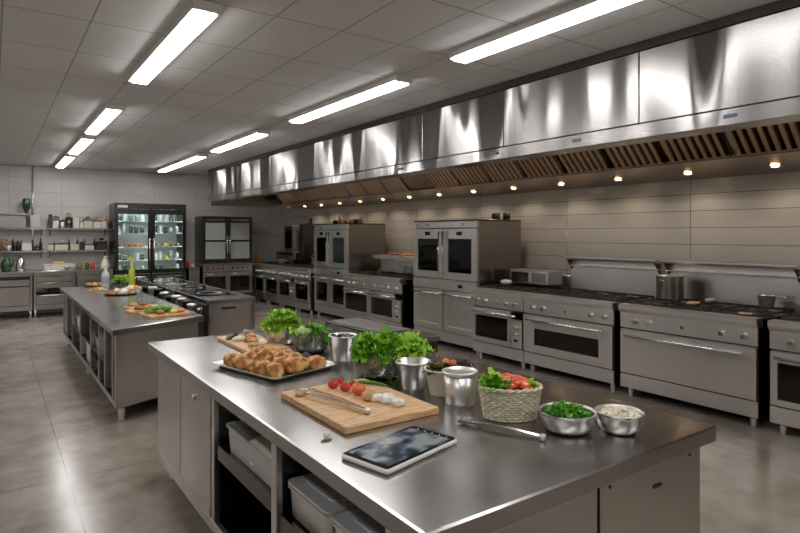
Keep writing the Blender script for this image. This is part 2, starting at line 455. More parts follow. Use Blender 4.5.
while ly < 12.6:
    for xx, rr in ((5.98, .045),):
        z = lampz(xx)
        rim = MB().lathe([(rr + .02, -.001), (rr + .02, -.012), (rr, -.014), (rr - .004, -.004)], (xx, ly, z), 20).build('lamp_rim', 'steel_bright', hood)
        MB().lathe([(0, -.004), (rr - .006, -.004), (rr - .006, -.010), (0, -.013)], (xx, ly, z), 20).build('lamp_lens', 'warm_lamp', rim)
        ld = bpy.data.lights.new('hood_spot', 'SPOT'); ld.energy = 7; ld.color = (1, .80, .60); ld.spot_size = 2.6; ld.spot_blend = .6; ld.shadow_soft_size = .04
        lo = bpy.data.objects.new('hood_spot', ld); COL.objects.link(lo); lo.location = (xx, ly, z - .03); lo.parent = hood
    ly += .83
for y in (1.8, 3.0, 3.95, 5.5):
    MB().box(HX - .009, HX - .004, y, y + .085, 2.395, 2.42, .001).build('badge', 'badge_blue', hood)

# ------------------------------------------------------------------ cooking line (local x = depth behind the front, y along the wall, z up)
FX = 5.25
def frame_box(mb, x0, x1, y0, y1, z0, z1, wd, wt=None, wb=None):
    wt = wt or wd; wb = wb or wd
    mb.box(x0, x1, y0, y0 + wd, z0, z1); mb.box(x0, x1, y1 - wd, y1, z0, z1)
    mb.box(x0, x1, y0 + wd, y1 - wd, z1 - wt, z1); mb.box(x0, x1, y0 + wd, y1 - wd, z0, z0 + wb); return mb
def knob(par, x, y, z, r=.021, mat='steel_bright'):
    k = MB().cyl((x, y, z), (x - .008, y, z), r * 1.35, 18).build('knob', 'steel_ware', par)
    MB().cyl((x - .008, y, z), (x - .038, y, z), r, 18, r * .82).box(x - .042, x - .008, y - r * .22, y + r * .22, z - r * .95, z + r * .95, .002).build('grip', mat, k)
def bar_handle(par, x, y0, y1, z, r=.014, vert=None):
    mb = MB()
    if vert is None:
        mb.cyl((x - .05, y0, z), (x - .05, y1, z), r, 12)
        for y in (y0 + .03, y1 - .03): mb.cyl((x, y, z), (x - .05, y, z), r * .8, 10)
    else:
        z0, z1 = vert
        mb.cyl((x - .045, y0, z0), (x - .045, y0, z1), r, 12)
        for zz in (z0 + .03, z1 - .03): mb.cyl((x, y0, zz), (x - .045, y0, zz), r * .8, 10)
    return mb.build('door_handle', 'steel_bright', par)
def feet(t, w, x0, x1, h=.1, r=.028, name='foot'):
    for x in (x0, x1):
        for y in (-w / 2 + .07, w / 2 - .07):
            MB().lathe([(0, 0), (r * .8, 0), (r * .9, .012), (r * .7, .02), (r, .026), (r, h), (0, h)], (x, y, 0), 16).build(name, 'steel_ware', t)
def grates(t, w, x0, x1, z, nx=2, ny=3):
    dx = (x1 - x0) / nx; dy = w / ny
    for j in range(ny):
        y0 = -w / 2 + j * dy; y1 = y0 + dy
        mb = MB(); b = .011
        for x in (x0 + .01, (x0 + x1) / 2, x1 - .01): mb.box(x - b / 2, x + b / 2, y0 + .01, y1 - .01, z + .014, z + .032, .002)
        for y in (y0 + .012, y1 - .012): mb.box(x0 + .01, x1 - .01, y - b / 2, y + b / 2, z + .014, z + .032, .002)
        for i in range(nx):
            cx = x0 + (i + .5) * dx; cy = (y0 + y1) / 2
            for a in range(8):
                an = a * PI / 4; c, s_ = math.cos(an), math.sin(an); R = min(dx, dy) * .46
                mb.tube([(cx + c * .03, cy + s_ * .03, z + .036), (cx + c * R * .6, cy + s_ * R * .6, z + .034), (cx + c * R, cy + s_ * R, z + .024)], .006, 6)
        for x in (x0 + .02, x1 - .02):
            for y in (y0 + .02, y1 - .02): mb.box(x - .008, x + .008, y - .008, y + .008, z, z + .02, 0)
        mb.build('burner_grate', 'black_iron', t)
        for i in range(nx):
            cx = x0 + (i + .5) * dx; cy = (y0 + y1) / 2
            MB().lathe([(.055, 0), (.055, .008), (.04, .01), (.038, .018), (.02, .022), (0, .022)], (cx, cy, z), 18).build('burner', 'black_enamel', t)
def oven_inside(t, y0, y1, z0, z1, x0=.03, x1=.5, racks=2, food=False):
    mb = MB()
    mb.box(x1 - .02, x1, y0, y1, z0, z1, 0); mb.box(x0, x1, y0, y0 + .01, z0, z1, 0); mb.box(x0, x1, y1 - .01, y1, z0, z1, 0)
    mb.box(x0, x1, y0, y1, z0, z0 + .01, 0); mb.box(x0, x1, y0, y1, z1 - .01, z1, 0)
    mb.build('oven_cavity', 'dark_interior', t)
    for i in range(racks):
        z = z0 + (i + 1) * (z1 - z0) / (racks + 1); mb = MB()
        for k in range(3): mb.cyl((x0 + .04 + k * .18, y0 + .012, z), (x0 + .04 + k * .18, y1 - .012, z), .004, 6)
        n = int((y1 - y0) / .05)
        for k in range(1, n): mb.cyl((x0 + .04, y0 + k * (y1 - y0) / n, z), (x0 + .40, y0 + k * (y1 - y0) / n, z), .003, 5)
        mb.build('oven_rack', 'steel_bright', t)

def oven_range(ya, yb, label, style, top=.94, guard=.42, ledge=True, x=FX, depth=.93, knobs=None, ng=3, badge=True, shelf=0):
    w = yb - ya
    t = thing('oven_range', label, 'oven', (x, (ya + yb) / 2, 0), group='gas ranges of the cooking line')
    h = w / 2; D = depth
    zc0, zc1 = .70, .855
    has_glass = style != 'solid'
    mb = MB()     # shell: sides, back, bottom, top
    mb.box(.02, D, -h + .004, -h + .03, .11, top - .05); mb.box(.02, D, h - .03, h - .004, .11, top - .05)
    mb.box(D - .02, D, -h + .03, h - .03, .11, top - .05); mb.box(.02, D - .02, -h + .03, h - .03, .11, .2)
    mb.box(.53, .56, -h + .03, h - .03, .2, top - .05, 0); mb.box(.03, .55, -h + .03, h - .03, zc0 - .02, zc0, 0)
    mb.build('body', 'steel_dark', t)
    MB().box(.0, .03, -h, h, .10, .235, .004).build('kick_panel', 'steel_front', t)
    MB().box(.0, .03, -h, h, zc0 + .006, zc1, .004).build('control_panel', 'steel_front', t)
    MB().sideprism([(-.02, top - .055), (-.028, top - .04), (-.028, top - .012), (-.016, top), (.09, top), (.09, top - .085), (.0, top - .085)], -h - .003, h + .003).build('bullnose', 'steel_front', t)
    MB().box(.09, D, -h, h, top - .06, top - .012, .004).build('cooktop', 'steel_dark', t)
    dy0, dy1, dz0, dz1 = -h + .008, h - .008, .249, zc0 - .01
    mb = MB(); frame_box(mb, .031, .036, -h + .004, h - .004, .2, top - .09, .03); mb.build('seam_shade', 'black_gap', t)  # black frame stands in for shade inside the door seams
    if style == 'solid':
        d = MB().box(-.012, .03, dy0, dy1, dz0, dz1, .005).build('door', 'steel_front', t)
        bar_handle(d, -.012, dy0 + .08, dy1 - .08, dz1 - .055)
    elif style == 'window':
        m = .17 * w / 1.25
        mb = MB(); frame_box(mb, -.012, .03, dy0, dy1, dz0, dz1, m, .155, .09)
        d = mb.build('door', 'steel_front', t)
        MB().box(-.006, .01, dy0 + m - .005, dy1 - m + .005, dz0 + .085, dz1 - .15, .001).build('door_window', 'oven_glass', d)
        bar_handle(d, -.012, dy0 + .08, dy1 - .08, dz1 - .055)
        oven_inside(t, -h + .035, h - .035, .205, zc0 - .025)
    elif style == 'glass':
        mb = MB(); frame_box(mb, -.012, .03, dy0, dy1, dz0, dz1, .055, .09, .05)
        d = mb.build('door', 'steel_front', t)
        MB().box(-.006, .01, dy0 + .05, dy1 - .05, dz0 + .045, dz1 - .085, .001).build('door_window', 'oven_glass', d)
        bar_handle(d, -.012, dy0 + .05, dy1 - .05, dz1 - .045)
        oven_inside(t, -h + .035, h - .035, .205, zc0 - .025, racks=3)
    elif style == 'panel':       # glass door with a control column at the near (low y) end
        cw = .19
        mb = MB(); frame_box(mb, -.012, .03, dy0 + cw, dy1, dz0, dz1, .05, .10, .06)
        d = mb.build('door', 'steel_front', t)
        MB().box(-.006, .01, dy0 + cw + .045, dy1 - .045, dz0 + .055, dz1 - .095, .001).build('door_window', 'oven_glass', d)
        bar_handle(d, -.012, dy0 + .06, dy1 - .03, dz1 - .045)
        c = MB().box(-.012, .03, dy0, dy0 + cw - .006, dz0, dz1 - .09, .004).build('side_control_panel', 'steel_front', t)
        for zz in (.5, .42): knob(c, -.012, dy0 + cw / 2, zz, .02)
        MB().box(-.016, -.011, dy0 + cw / 2 - .03, dy0 + cw / 2 + .03, .33, .36, .001).build('display', 'black_glass', c)
        oven_inside(t, -h + .035 + cw - .03, h - .035, .205, zc0 - .025)
    elif style == 'double':      # two glass doors
        for s0, s1, hy in ((dy0, -.004, -.05), (.004, dy1, .05)):
            mb = MB(); frame_box(mb, -.012, .03, s0, s1, dz0, dz1, .07, .09, .07)
            d = mb.build('door', 'steel_front', t)
            MB().box(-.006, .01, s0 + .065, s1 - .065, dz0 + .065, dz1 - .085, .001).build('door_window', 'oven_glass', d)
            bar_handle(d, -.012, s0 + .04, s1 - .04, dz1 - .045)
        oven_inside(t, -h + .035, h - .035, .205, zc0 - .025, racks=3)
    zk = (zc0 + zc1) / 2
    if knobs is None: knobs = [-.42, -.28, .25, .37]
    for q in knobs: knob(t, 0, q * w, zk, .024)
    if badge: MB().cyl((0, 0, zk), (-.006, 0, zk), .016, 18).build('badge', 'steel_bright', t)
    feet(t, w, .09, D - .08)
    grates(t, w - .06, .11, D - .12, top - .012, 2, ng)
    if guard:
        g = MB(); g.box(D - .05, D, -h, h, top - .06, top + guard - .03)
        g.build('backguard', 'steel_front', t)
        if ledge:
            MB().sideprism([(D - .16, top + guard - .035), (D, top + guard - .035), (D, top + guard), (D - .17, top + guard), (D - .17, top + guard - .015)], -h, h).build('backguard_ledge', 'steel_front', t)
            MB().box(D - .10, D - .05, -h + .01, h - .01, top + guard - .12, top + guard - .105, .002).build('splash_rail', 'steel_bright', t)
            for e in (-1, 1):
                MB().sideprism([(D - .05, top + guard - .035), (D - .15, top + guard - .035), (D - .05, top + guard - .16)], e * (h - .02) - .008, e * (h - .02) + .008).build('bracket', 'steel_dark', t)
    return t
oven_range(.95, 2.185, 'gas range with dark glass oven door at the right edge of the photo', 'glass', guard=.42)
oven_range(2.275, 3.58, 'wide gas range with a plain solid oven door and long bar handle', 'solid')
oven_range(3.655, 4.90, 'wide gas range whose oven door has a long dark letterbox window', 'window')
oven_range(4.912, 5.80, 'narrow gas range with square dark oven window and side controls, beside the wide ranges', 'panel', guard=.2, ledge=False, knobs=[-.36, -.2, .22, .38], ng=2)
oven_range(7.46, 8.40, 'gas range with square oven window at the near end of the middle pair', 'panel', guard=.2, ledge=False, knobs=[-.36, -.1, .1, .33], ng=2)
oven_range(8.41, 9.28, 'gas range with wide glass door between the far tall oven and its pair', 'glass', guard=.2, ledge=False, knobs=[-.3, .1, .3], ng=2)
for a, b, st, l in [(10.70, 11.40, 'glass', 'small gas range next to the far tall double oven'),
                    (11.41, 12.25, 'panel', 'small gas range, second from the far tall double oven'),
                    (12.26, 13.03, 'glass', 'small gas range, third from the far tall double oven'),
                    (13.04, 13.70, 'glass', 'small gas range in the far corner of the cooking line')]:
    oven_range(a, b, l, st, guard=.16, ledge=False, knobs=[-.35, -.12, .12, .35], ng=2, badge=False)

def tall_oven(ya, yb, label, x=5.35, lowglass=False, ztop=1.83):
    w = yb - ya; h = w / 2; D = .83
    t = thing('double_oven', label, 'oven', (x, (ya + yb) / 2, 0), group='tall double ovens')
    mb = MB()
    mb.box(.02, D, -h, -h + .03, .97, ztop); mb.box(.02, D, h - .03, h, .97, ztop); mb.box(D - .02, D, -h + .03, h - .03, .97, ztop)
    mb.box(.02, D - .02, -h + .03, h - .03, .96, 1.0); mb.box(0.02, D - .02, -h + .03, h - .03, ztop - .09, ztop)
    mb.build('upper_body', 'steel_mid', t)
    mb = MB(); mb.box(.03, D, -h, -h + .03, .11, .96); mb.box(.03, D, h - .03, h, .11, .96); mb.box(D - .02, D, -h + .03, h - .03, .11, .96)
    mb.box(.03, D - .02, -h + .03, h - .03, .11, .2); mb.box(.03, D - .02, -h + .03, h - .03, .86, .959)
    mb.build('lower_body', 'steel_mid', t)
    MB().box(-.005, .03, -h, h, ztop - .095, ztop, .004).build('top_control_panel', 'steel_front', t)
    for q in (-.3, .25, .42): knob(t, -.005, q * w, ztop - .05, .018)
    MB().box(.0, D, -h - .004, h + .004, ztop, ztop + .02, .003).build('top_plate', 'steel_dark', t)
    for s0, s1, hy in ((-h, -.004, -.045), (.004, h, .045)):
        mb = MB(); frame_box(mb, -.02, .02, s0 + .004, s1 - .004, 1.004, ztop - .104, .105, .145, .10)
        d = mb.build('upper_door', 'steel_front', t)
        MB().box(-.012, .0, s0 + .1, s1 - .1, 1.095, ztop - .24, .001).build('door_window', 'oven_glass', d)
        MB().box(-.026, -.019, (s0 + s1) / 2 - .06, (s0 + s1) / 2 + .06, ztop - .20, ztop - .145, .002).build('display', 'black_glass', d)
        bar_handle(d, -.02, hy, hy, 0, .013, vert=(1.05, ztop - .14))
    for s0, s1 in ((-h, -.004), (.004, h)):
        if lowglass:
            mb = MB(); frame_box(mb, -.02, .025, s0 + .006, s1 - .006, .252, .838, .1, .14, .08); d = mb.build('lower_door', 'steel_front', t)
            MB().box(-.012, .0, s0 + .095, s1 - .095, .32, .705, .001).build('door_window', 'oven_glass', d)
        else:
            mb = MB(); frame_box(mb, -.02, .025, s0 + .006, s1 - .006, .252, .838, .1, .13, .08); mb.box(-.008, .02, s0 + .09, s1 - .09, .32, .72, .004)
            d = mb.build('lower_door', 'steel_front', t)
        bar_handle(d, -.02, s0 + .03, s1 - .03, .79, .012)
    MB().box(-.03, .03, -h, h, .85, .99, .006).build('middle_band', 'steel_front', t)
    for q in (-.27,): MB().box(-.034, -.029, q * w - .05, q * w + .05, .895, .94, .002).build('display', 'black_glass', t)
    MB().box(-.01, .03, -h, h, .1, .24, .004).build('kick_panel', 'steel_front', t)
    MB().box(.026, .029, -.03, .03, .24, ztop - .1, 0).box(.026, .029, -h + .002, h - .002, .235, .256, 0).build('seam_shade', 'black_gap', t)  # black strips paint the shade between the oven doors
    feet(t, w, .07, D - .08)
    oven_inside(t, -h + .035, h - .035, 1.005, ztop - .095, x1=.6, racks=3)
    lt = MB().box(.1, .13, -h + .04, -h + .055, 1.1, 1.6, .002).build('oven_lamp', 'oven_light', t)
    if lowglass: oven_inside(t, -h + .035, h - .035, .205, .855, x1=.6, racks=3)
    return t
tall_oven(5.815, 7.25, 'tall double oven with two glass doors over two solid doors, nearest of the two')
tall_oven(9.31, 10.66, 'tall double oven farther along the line, glass doors above and below', lowglass=True)

# cooking pots
def saucepan(name, label, c, r, h, cat='pot', mat='steel_ware', loops=True, handle=None, taper=1.0, rim=.004):
    t = thing(name, label, cat, c)
    MB().lathe([(0, .002), (r * taper * .96, .002), (r * taper, .008), (r, h - .004), (r + rim, h), (r + rim * .5, h + .002), (r - .003, h - .002), (r * taper - .004, .010), (0, .006)], n=36).build('bowl' if name == 'bowl' else 'vessel', mat, t)
    if loops:
        for e in (-1, 1):
            MB().tube([(e * r * .98, -.03, h * .8), (e * (r + .025), -.026, h * .82), (e * (r + .03), 0, h * .83), (e * (r + .025), .026, h * .82), (e * r * .98, .03, h * .8)], .004, 8).build('loop_handle', 'steel_bright', t)
    if handle is not None:
        c_, s_ = math.cos(handle), math.sin(handle)
        MB().tube([(c_ * r * .97, s_ * r * .97, h * .8), (c_ * (r + .06), s_ * (r + .06), h * .9), (c_ * (r + .14), s_ * (r + .14), h * .95)], [.007, .006, .008], 8).build('long_handle', 'steel_bright', t)
    return t
GZ = .972
saucepan('stockpot', 'steel stockpot standing on the left rear burner of the solid door range', (5.83, 3.38, GZ), .135, .24)
saucepan('saucepan', 'small steel saucepan on the right rear burner near the photo edge', (5.88, 2.47, GZ), .075, .11, handle=-1.2, taper=.75)
tag(MB().box(-.09, .09, -.05, .05, 0, .012).build('wooden_board', 'wood_board', loc=(5.62, 3.02, GZ), rz=.3), 'small wooden board lying on the grates beside the stockpot', 'board')
tag(MB().box(-.03, .03, -.05, .05, 0, .01).build('wooden_block', 'wood_board', loc=(5.35, 2.42, .9565), rz=.2), 'small pale wooden scraper on the front grate of the solid door range', 'scraper')
tag(MB().box(-.06, .06, -.03, .03, 0, .03, .008).build('folded_cloth', 'cream_label', loc=(5.9, 3.0, GZ), rz=.1), 'folded pale cloth behind the wooden board on the range', 'cloth')
tag(MB().ball((0, 0, .03), .06, .09, .035, .25, 3, 4, flat=.029).build('folded_towel', 'white_plastic', loc=(5.62, 5.55, GZ + .008)), 'crumpled white towel on the grate of the narrow range', 'towel')
# small countertop grill at the back of the narrow range
t = thing('countertop_grill', 'low steel countertop grill at the back of the narrow range', 'grill', (5.93, 5.32, GZ))
MB().box(-.14, .14, -.34, .34, .02, .20, .01).build('body', 'steel_front', t)
MB().box(-.147, -.14, -.30, -.06, .05, .17, .002).build('front_plate', 'steel_bright', t)
MB().box(-.147, -.14, .0, .30, .04, .17, .002).build('slot_panel', 'steel_dark', t)
for y in (-.3, .3): MB().cyl((-.1, y, 0), (-.1, y, .025), .012).build('foot', 'black_plastic', t)

# salamander style shelf behind the middle pair
t = thing('plate_warmer', 'curved steel warming shelf above the middle pair of ranges', 'shelf', (5.80, 8.18, 0.972))
MB().prism([(.26, -.88), (.26, .78), (-.16, .78), (-.22, .6), (-.22, -.7), (-.16, -.88)], .24, .30).build('top_plate', 'steel_front', t)
MB().box(.02, .05, -.85, .75, .0, .24).build('back_plate', 'steel_front', t)
for y in (-.6, -.2): MB().box(-.08, .02, y - .09, y + .09, .03, .14).build('control_box', 'steel_bright', t)
for i, (y, m) in enumerate([(-.6, 'brown_food'), (-.1, 'orange_food'), (.35, 'brown_food')]):
    tag(MB().ball((0, 0, .016), .12, .2, .03, .3, 4, i, flat=.015).build('roast_tray_food', m, loc=(5.86, 8.18 + y, .972 + .301)), ['brown', 'orange', 'dark brown'][i] + ' roasted food on the curved warming shelf, ' + ['near end', 'middle', 'far end'][i], 'food')

# machines on the far small ranges
def boxmachine(name, label, cat, c, dx, dy, h, front='steel_front', glass=None):
    t = thing(name, label, cat, c)
    mb = MB()
    if glass:
        z0, z1 = glass
        mb.box(-dx, dx, -dy, dy, 0.015, z0); mb.box(-dx, dx, -dy, dy, z1, h); mb.box(dx - .02, dx, -dy, dy, z0, z1)
        for e in (-1, 1): mb.box(-dx, -dx + .02, e * dy - e * .02 * (e > 0) - (.0 if e > 0 else 0), e * dy + (.02 if e < 0 else 0), z0, z1, 0)
        mb.build('housing', front, t)
        MB().box(-dx + .003, -dx + .009, -dy + .02, dy - .02, z0, z1, 0).build('glass_front', 'smoked_glass', t)
        MB().box(-dx + .03, dx - .03, -dy + .02, dy - .02, (z0 + z1) / 2, (z0 + z1) / 2 + .01).build('inner_shelf', 'steel_bright', t)
    else:
        mb.box(-dx, dx, -dy, dy, .015, h, .006); mb.build('housing', front, t)
        MB().box(-dx - .006, -dx, -dy * .8, dy * .8, h * .72, h * .9, .001).build('control_strip', 'steel_dark', t)
    for x in (-dx + .03, dx - .03):
        for y in (-dy + .03, dy - .03): MB().cyl((x, y, 0), (x, y, .018), .014, 10).build('foot', 'black_plastic', t)
    return t
tb = boxmachine('overshelf', 'steel shelf unit standing over the small ranges in the far corner', 'shelf', (5.90, 12.9, .972), .2, .55, .26)
boxmachine('steam_cabinet', 'glass fronted steam cabinet on the shelf unit in the far corner', 'steamer', (5.90, 12.8, .972 + .2605), .17, .22, .62, glass=(.08, .5))
boxmachine('tall_heating_cabinet', 'tall narrow dark cabinet standing on the small ranges', 'cabinet', (5.93, 12.12, .972), .18, .12, .90, front='steel_dark')
t = boxmachine('coffee_machine', 'compact steel coffee machine between the dark cabinet and tall oven', 'coffee machine', (5.93, 11.35, .972), .18, .25, .22)
MB().box(-.12, .16, -.2, .2, .22, .46, .02).build('upper_housing', 'steel_ware', t)
MB().cyl((-.14, .05, .30), (-.20, .05, .27), .015).cyl((-.14, -.08, .30), (-.20, -.08, .27), .015).build('spout', 'steel_bright', t)
saucepan('saucepan', 'dark lidded saucepan on the far corner ranges', (5.6, 12.2, GZ), .1, .1, mat='steel_dark', handle=2.6)
saucepan('saucepan', 'bright small saucepan beside the dark lidded saucepan in the far corner', (5.55, 12.75, GZ), .07, .09, handle=2.2)
# things on top of tall ovens
def topthings(y0, n, sp, z, x, where, seed):
    rd = random.Random(seed)
    for i in range(n):
        r = rd.uniform(.035, .06); hh = rd.uniform(.05, .12)
        kind = rd.choice(['pan', 'jar', 'tub'])
        y = y0 + i * sp
        lab = {'pan': 'dark metal pan', 'jar': 'small brown jar', 'tub': 'small black tub'}[kind]
        lbl = lab + ' on top of ' + where + ', ' + (ORD[i] + ' from its near end')
        if kind == 'pan': saucepan('pan', lbl, (x, y, z), r * 1.3, hh * .7, mat='steel_dark', loops=False, handle=rd.uniform(0, 6))
        elif kind == 'jar':
            t = thing('jar', lbl, 'jar', (x, y, z))
            MB().lathe([(0, 0), (r, 0), (r, hh), (r * .7, hh + .01), (0, hh + .01)], n=16).build('body', 'brown_food', t)
            MB().lathe([(r * .75, hh + .01), (r * .75, hh + .03), (0, hh + .03)], n=16).build('lid', 'steel_bright', t)
        else: tag(MB().lathe([(0, 0), (r, 0), (r * 1.1, hh), (r * .9, hh), (r * .8, .01), (0, .01)], n=16).build('tub', 'black_plastic', loc=(x, y, z)), lbl, 'tub')
topthings(9.5, 6, .2, 1.85, 5.75, 'the far tall oven', 3)
topthings(5.92, 2, .22, 1.85, 6.0, 'the nearer tall oven', 5)
t = thing('kitchen_scale', 'small kitchen mixer on top of the tall narrow dark cabinet', 'mixer', (5.93, 12.12, 1.8665))
MB().box(-.08, .08, -.06, .06, 0, .03, .006).box(.03, .08, -.03, .03, .03, .13, .006).build('base', 'black_plastic', t)
MB().box(-.10, .09, -.035, .035, .13, .18, .012).build('head', 'brown_food', t)
t.name = 'stand_mixer'

# ------------------------------------------------------------------ front island
T1 = .90
isl = thing('kitchen_island', 'large stainless steel kitchen island in the foreground with open shelves', 'island', (0, 0, 0))
MB().box(.885, 2.32, 1.153, 4.31, T1 - .062, T1, .006).build('worktop', 'steel_top', isl)
bx0, bx1, by0, by1, bz0, bz1 = .93, 2.28, 1.20, 4.22, .13, T1 - .063
MB().box(bx0 + .025, bx1 - .025, by0 + .025, by1 - .025, bz0, bz0 + .03).build('floor_panel', 'steel_dark', isl)
MB().box(1.68, 1.70, by0 + .025, by1 - .025, bz0 + .03, bz1, 0).build('inner_panel', 'wall_steel', isl)
MB().box(bx1 - .025, bx1, by0, by1, bz0, bz1).build('side_panel', 'steel_front', isl)
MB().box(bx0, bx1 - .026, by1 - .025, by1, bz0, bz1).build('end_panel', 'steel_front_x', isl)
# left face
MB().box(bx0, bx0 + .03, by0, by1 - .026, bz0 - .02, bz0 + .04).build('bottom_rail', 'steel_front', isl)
MB().box(bx0 + .019, bx0 + .024, 3.04, 4.19, bz0 + .042, bz1 - .004, 0).build('door_gap_shade', 'black_gap', isl)  # black sheet paints the shade seen through the door gaps
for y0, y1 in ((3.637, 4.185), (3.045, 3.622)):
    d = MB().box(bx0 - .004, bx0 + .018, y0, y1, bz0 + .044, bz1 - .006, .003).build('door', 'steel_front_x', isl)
    if y0 < 3.5: MB().cyl((bx0 - .004, 3.33, bz1 - .10), (bx0 - .018, 3.33, bz1 - .10), .018, 18, .014).build('door_lock', 'steel_bright', d)
for y0, y1 in ((2.995, 3.035), (2.195, 2.245), (1.365, 1.405), (1.2, 1.235)):
    MB().box(bx0, bx0 + .03, y0, y1, bz0 + .041, bz1).build('stile', 'steel_front', isl)
for y in (2.99, 2.21, 1.375):
    MB().box(bx0 + .031, 1.68, y - .006, y + .006, bz0 + .031, bz1, 0).build('divider', 'steel_dark', isl)
MB().box(bx0 + .02, 1.679, 2.24, 2.98, .545, .565).box(bx0 + .012, bx0 + .02, 2.246, 2.98, .50, .575, .001).build('shelf', 'steel_dark', isl)
MB().box(bx0 + .02, 1.679, 1.41, 2.19, .50, .52).box(bx0 + .012, bx0 + .02, 1.41, 2.19, .45, .53, .001).build('shelf', 'steel_dark', isl)
# near face
MB().box(bx0 + .03, bx1 - .026, by0 + .012, by0 + .025, bz0, bz1, 0).build('near_gap_shade', 'black_gap', isl)  # black sheet in place of shade between the near doors
for x0, x1 in ((bx0 + .012, 1.632), (1.648, bx1 - .002)):
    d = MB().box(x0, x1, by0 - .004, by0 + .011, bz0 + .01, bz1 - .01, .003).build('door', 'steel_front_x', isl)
    if x0 > 1.5:
        MB().box(1.955, 2.005, by0 - .010, by0 - .004, .73, .742, .002).build('door_lock', 'steel_dark', d)
        for x in (1.7, 2.2): MB().cyl((x, by0 - .004, .80), (x, by0 - .007, .80), .006, 10).build('screw', 'steel_dark', d)
for x in (1.0, 2.2):
    for y in (1.3, 2.7, 4.1):
        MB().lathe([(0, 0), (.024, 0), (.026, .012), (.018, .02), (.022, .03), (.022, .13), (0, .13)], (x, y, 0), 16).build('foot', 'steel_ware', isl)

def rbox(mb, x0, x1, y0, y1, z0, z1, r):
    pts = []
    for cx, cy, a0 in ((x1 - r, y1 - r, 0), (x0 + r, y1 - r, PI / 2), (x0 + r, y0 + r, PI), (x1 - r, y0 + r, 1.5 * PI)):
        for k in range(5): a = a0 + k * PI / 8; pts.append((cx + r * math.cos(a), cy + r * math.sin(a)))
    return pts
def tub(label, c, dx, dy, h, mat='clear_plastic', fill=None, lid=None, rz=0, name='storage_box'):
    t = thing(name, label, 'container', c, rz)
    mb = MB(); bm = mb.bm
    lay = [(0, .90), (0, .95), (.01, .96), (h - .012, .995), (h - .01, 1.04), (h, 1.045), (h, 1.0), (h - .006, .975), (.014, .93), (.008, .9)]
    rings = []
    for z, s in lay:
        pts = rbox(mb, -dx * s, dx * s, -dy * s, dy * s, 0, 0, .03)
        rings.append([bm.verts.new((x, y, z)) for x, y in pts])
    n = len(rings[0])
    for a, b in zip(rings, rings[1:]):
        for k in range(n): bm.faces.new((a[k], a[(k + 1) % n], b[(k + 1) % n], b[k]))
    bm.faces.new(rings[0][::-1]); bm.faces.new(rings[-1])
    mb.build('tub', mat, t)
    if lid:
        pts = rbox(mb, -dx * 1.05, dx * 1.05, -dy * 1.05, dy * 1.05, 0, 0, .03)
        MB().prism(pts, h + .001, h + .014, .004).prism(rbox(None, -dx * .7, dx * .7, -dy * .7, dy * .7, 0, 0, .03), h + .014, h + .02, .002).build('lid', lid, t)
    if fill:
        tag(MB().ball((0, 0, h * .35), dx * .85, dy * .85, h * .3, .35, 5, dx * 10).build('stored_food', fill, loc=Vector(c), rz=rz), 'food inside the ' + label, 'food')
    return t
tub('clear plastic storage box on the upper shelf of the first open bay', (1.13, 2.60, .566), .165, .30, .13, fill='cream_food')
tub('steel storage pan with clear lid at the left of the nearer open bay', (1.12, 2.0, .531), .15, .17, .12, 'steel_ware', lid='clear_plastic')
tub('steel storage pan with clear lid in the nearer open bay, closest to the camera', (1.12, 1.62, .531), .15, .18, .12, 'steel_ware', lid='clear_plastic')

# narrow side unit behind the far right side of the island
t = thing('side_griddle', 'narrow flat topped griddle unit behind the island and its lettuce bowls', 'griddle', (2.54, 3.93, 0))
MB().box(-.17, .17, -.55, .55, .13, .86).build('body', 'steel_dark', t)
MB().box(-.18, .18, -.57, .57, .861, .9, .004).build('top_plate', 'steel_top', t)
MB().box(-.13, .13, -.25, .52, .9005, .908, .003).build('cooking_plate', 'wall_steel', t)
feet(t, 1.1, -.12, .12, .13)

# ------------------------------------------------------------------ things on the front island
def bowl_mesh(r, h, base=.45, thick=.004, curve=.6, n=48):
    pr = []
    for i in range(13):
        q = i / 12; pr.append((r * (base + (1 - base) * math.sin(q * PI / 2) ** curve) if i else r * base, h * (1 - math.cos(q * PI / 2)) if 1 else 0))
    outer = [(0, 0)] + pr; inner = [(max(0, a - thick), b + thick * (1 if b < h * .5 else 0)) for a, b in pr[::-1]] + [(0, thick)]
    return outer + [(r + .004, h), (r + .004, h + .003)] + inner
def pot(name, label, cat, c, r, h, prof='bowl', mat='steel_ware', base=.45, rb=None):
    if prof == 'bowl': mb = MB().lathe(bowl_mesh(r, h, base), n=48)
    else:
        rb = rb or r * .8
        mb = MB().lathe([(0, 0), (rb * .96, 0), (rb, .006), (r - .001, h - .01), (r + .005, h - .009), (r + .006, h - .002), (r + .003, h), (r - .003, h - .002), (rb - .004, .008), (0, .005)], n=44)
    o = mb.build(name, mat, loc=c); return tag(o, label, cat)
def stand(u, v, r, z=T1): 
    p = at(u, v, z); d = Vector((p.x, p.y, 0)).normalized(); return p + d * r
# bowl A
cA = stand(282, 345, .06); pot('salad_bowl', 'steel bowl piled with lettuce, farthest bowl on the island', 'bowl', cA, .112, .135, base=.5)
tag(MB().greens((0, 0, .10), .105, .12, 280, .068, .028, .45, 4, 11).build('lettuce_leaves', 'lettuce', loc=cA, kind='stuff'), 'curly bright green lettuce heaped in the farthest bowl', 'lettuce', kind='stuff')
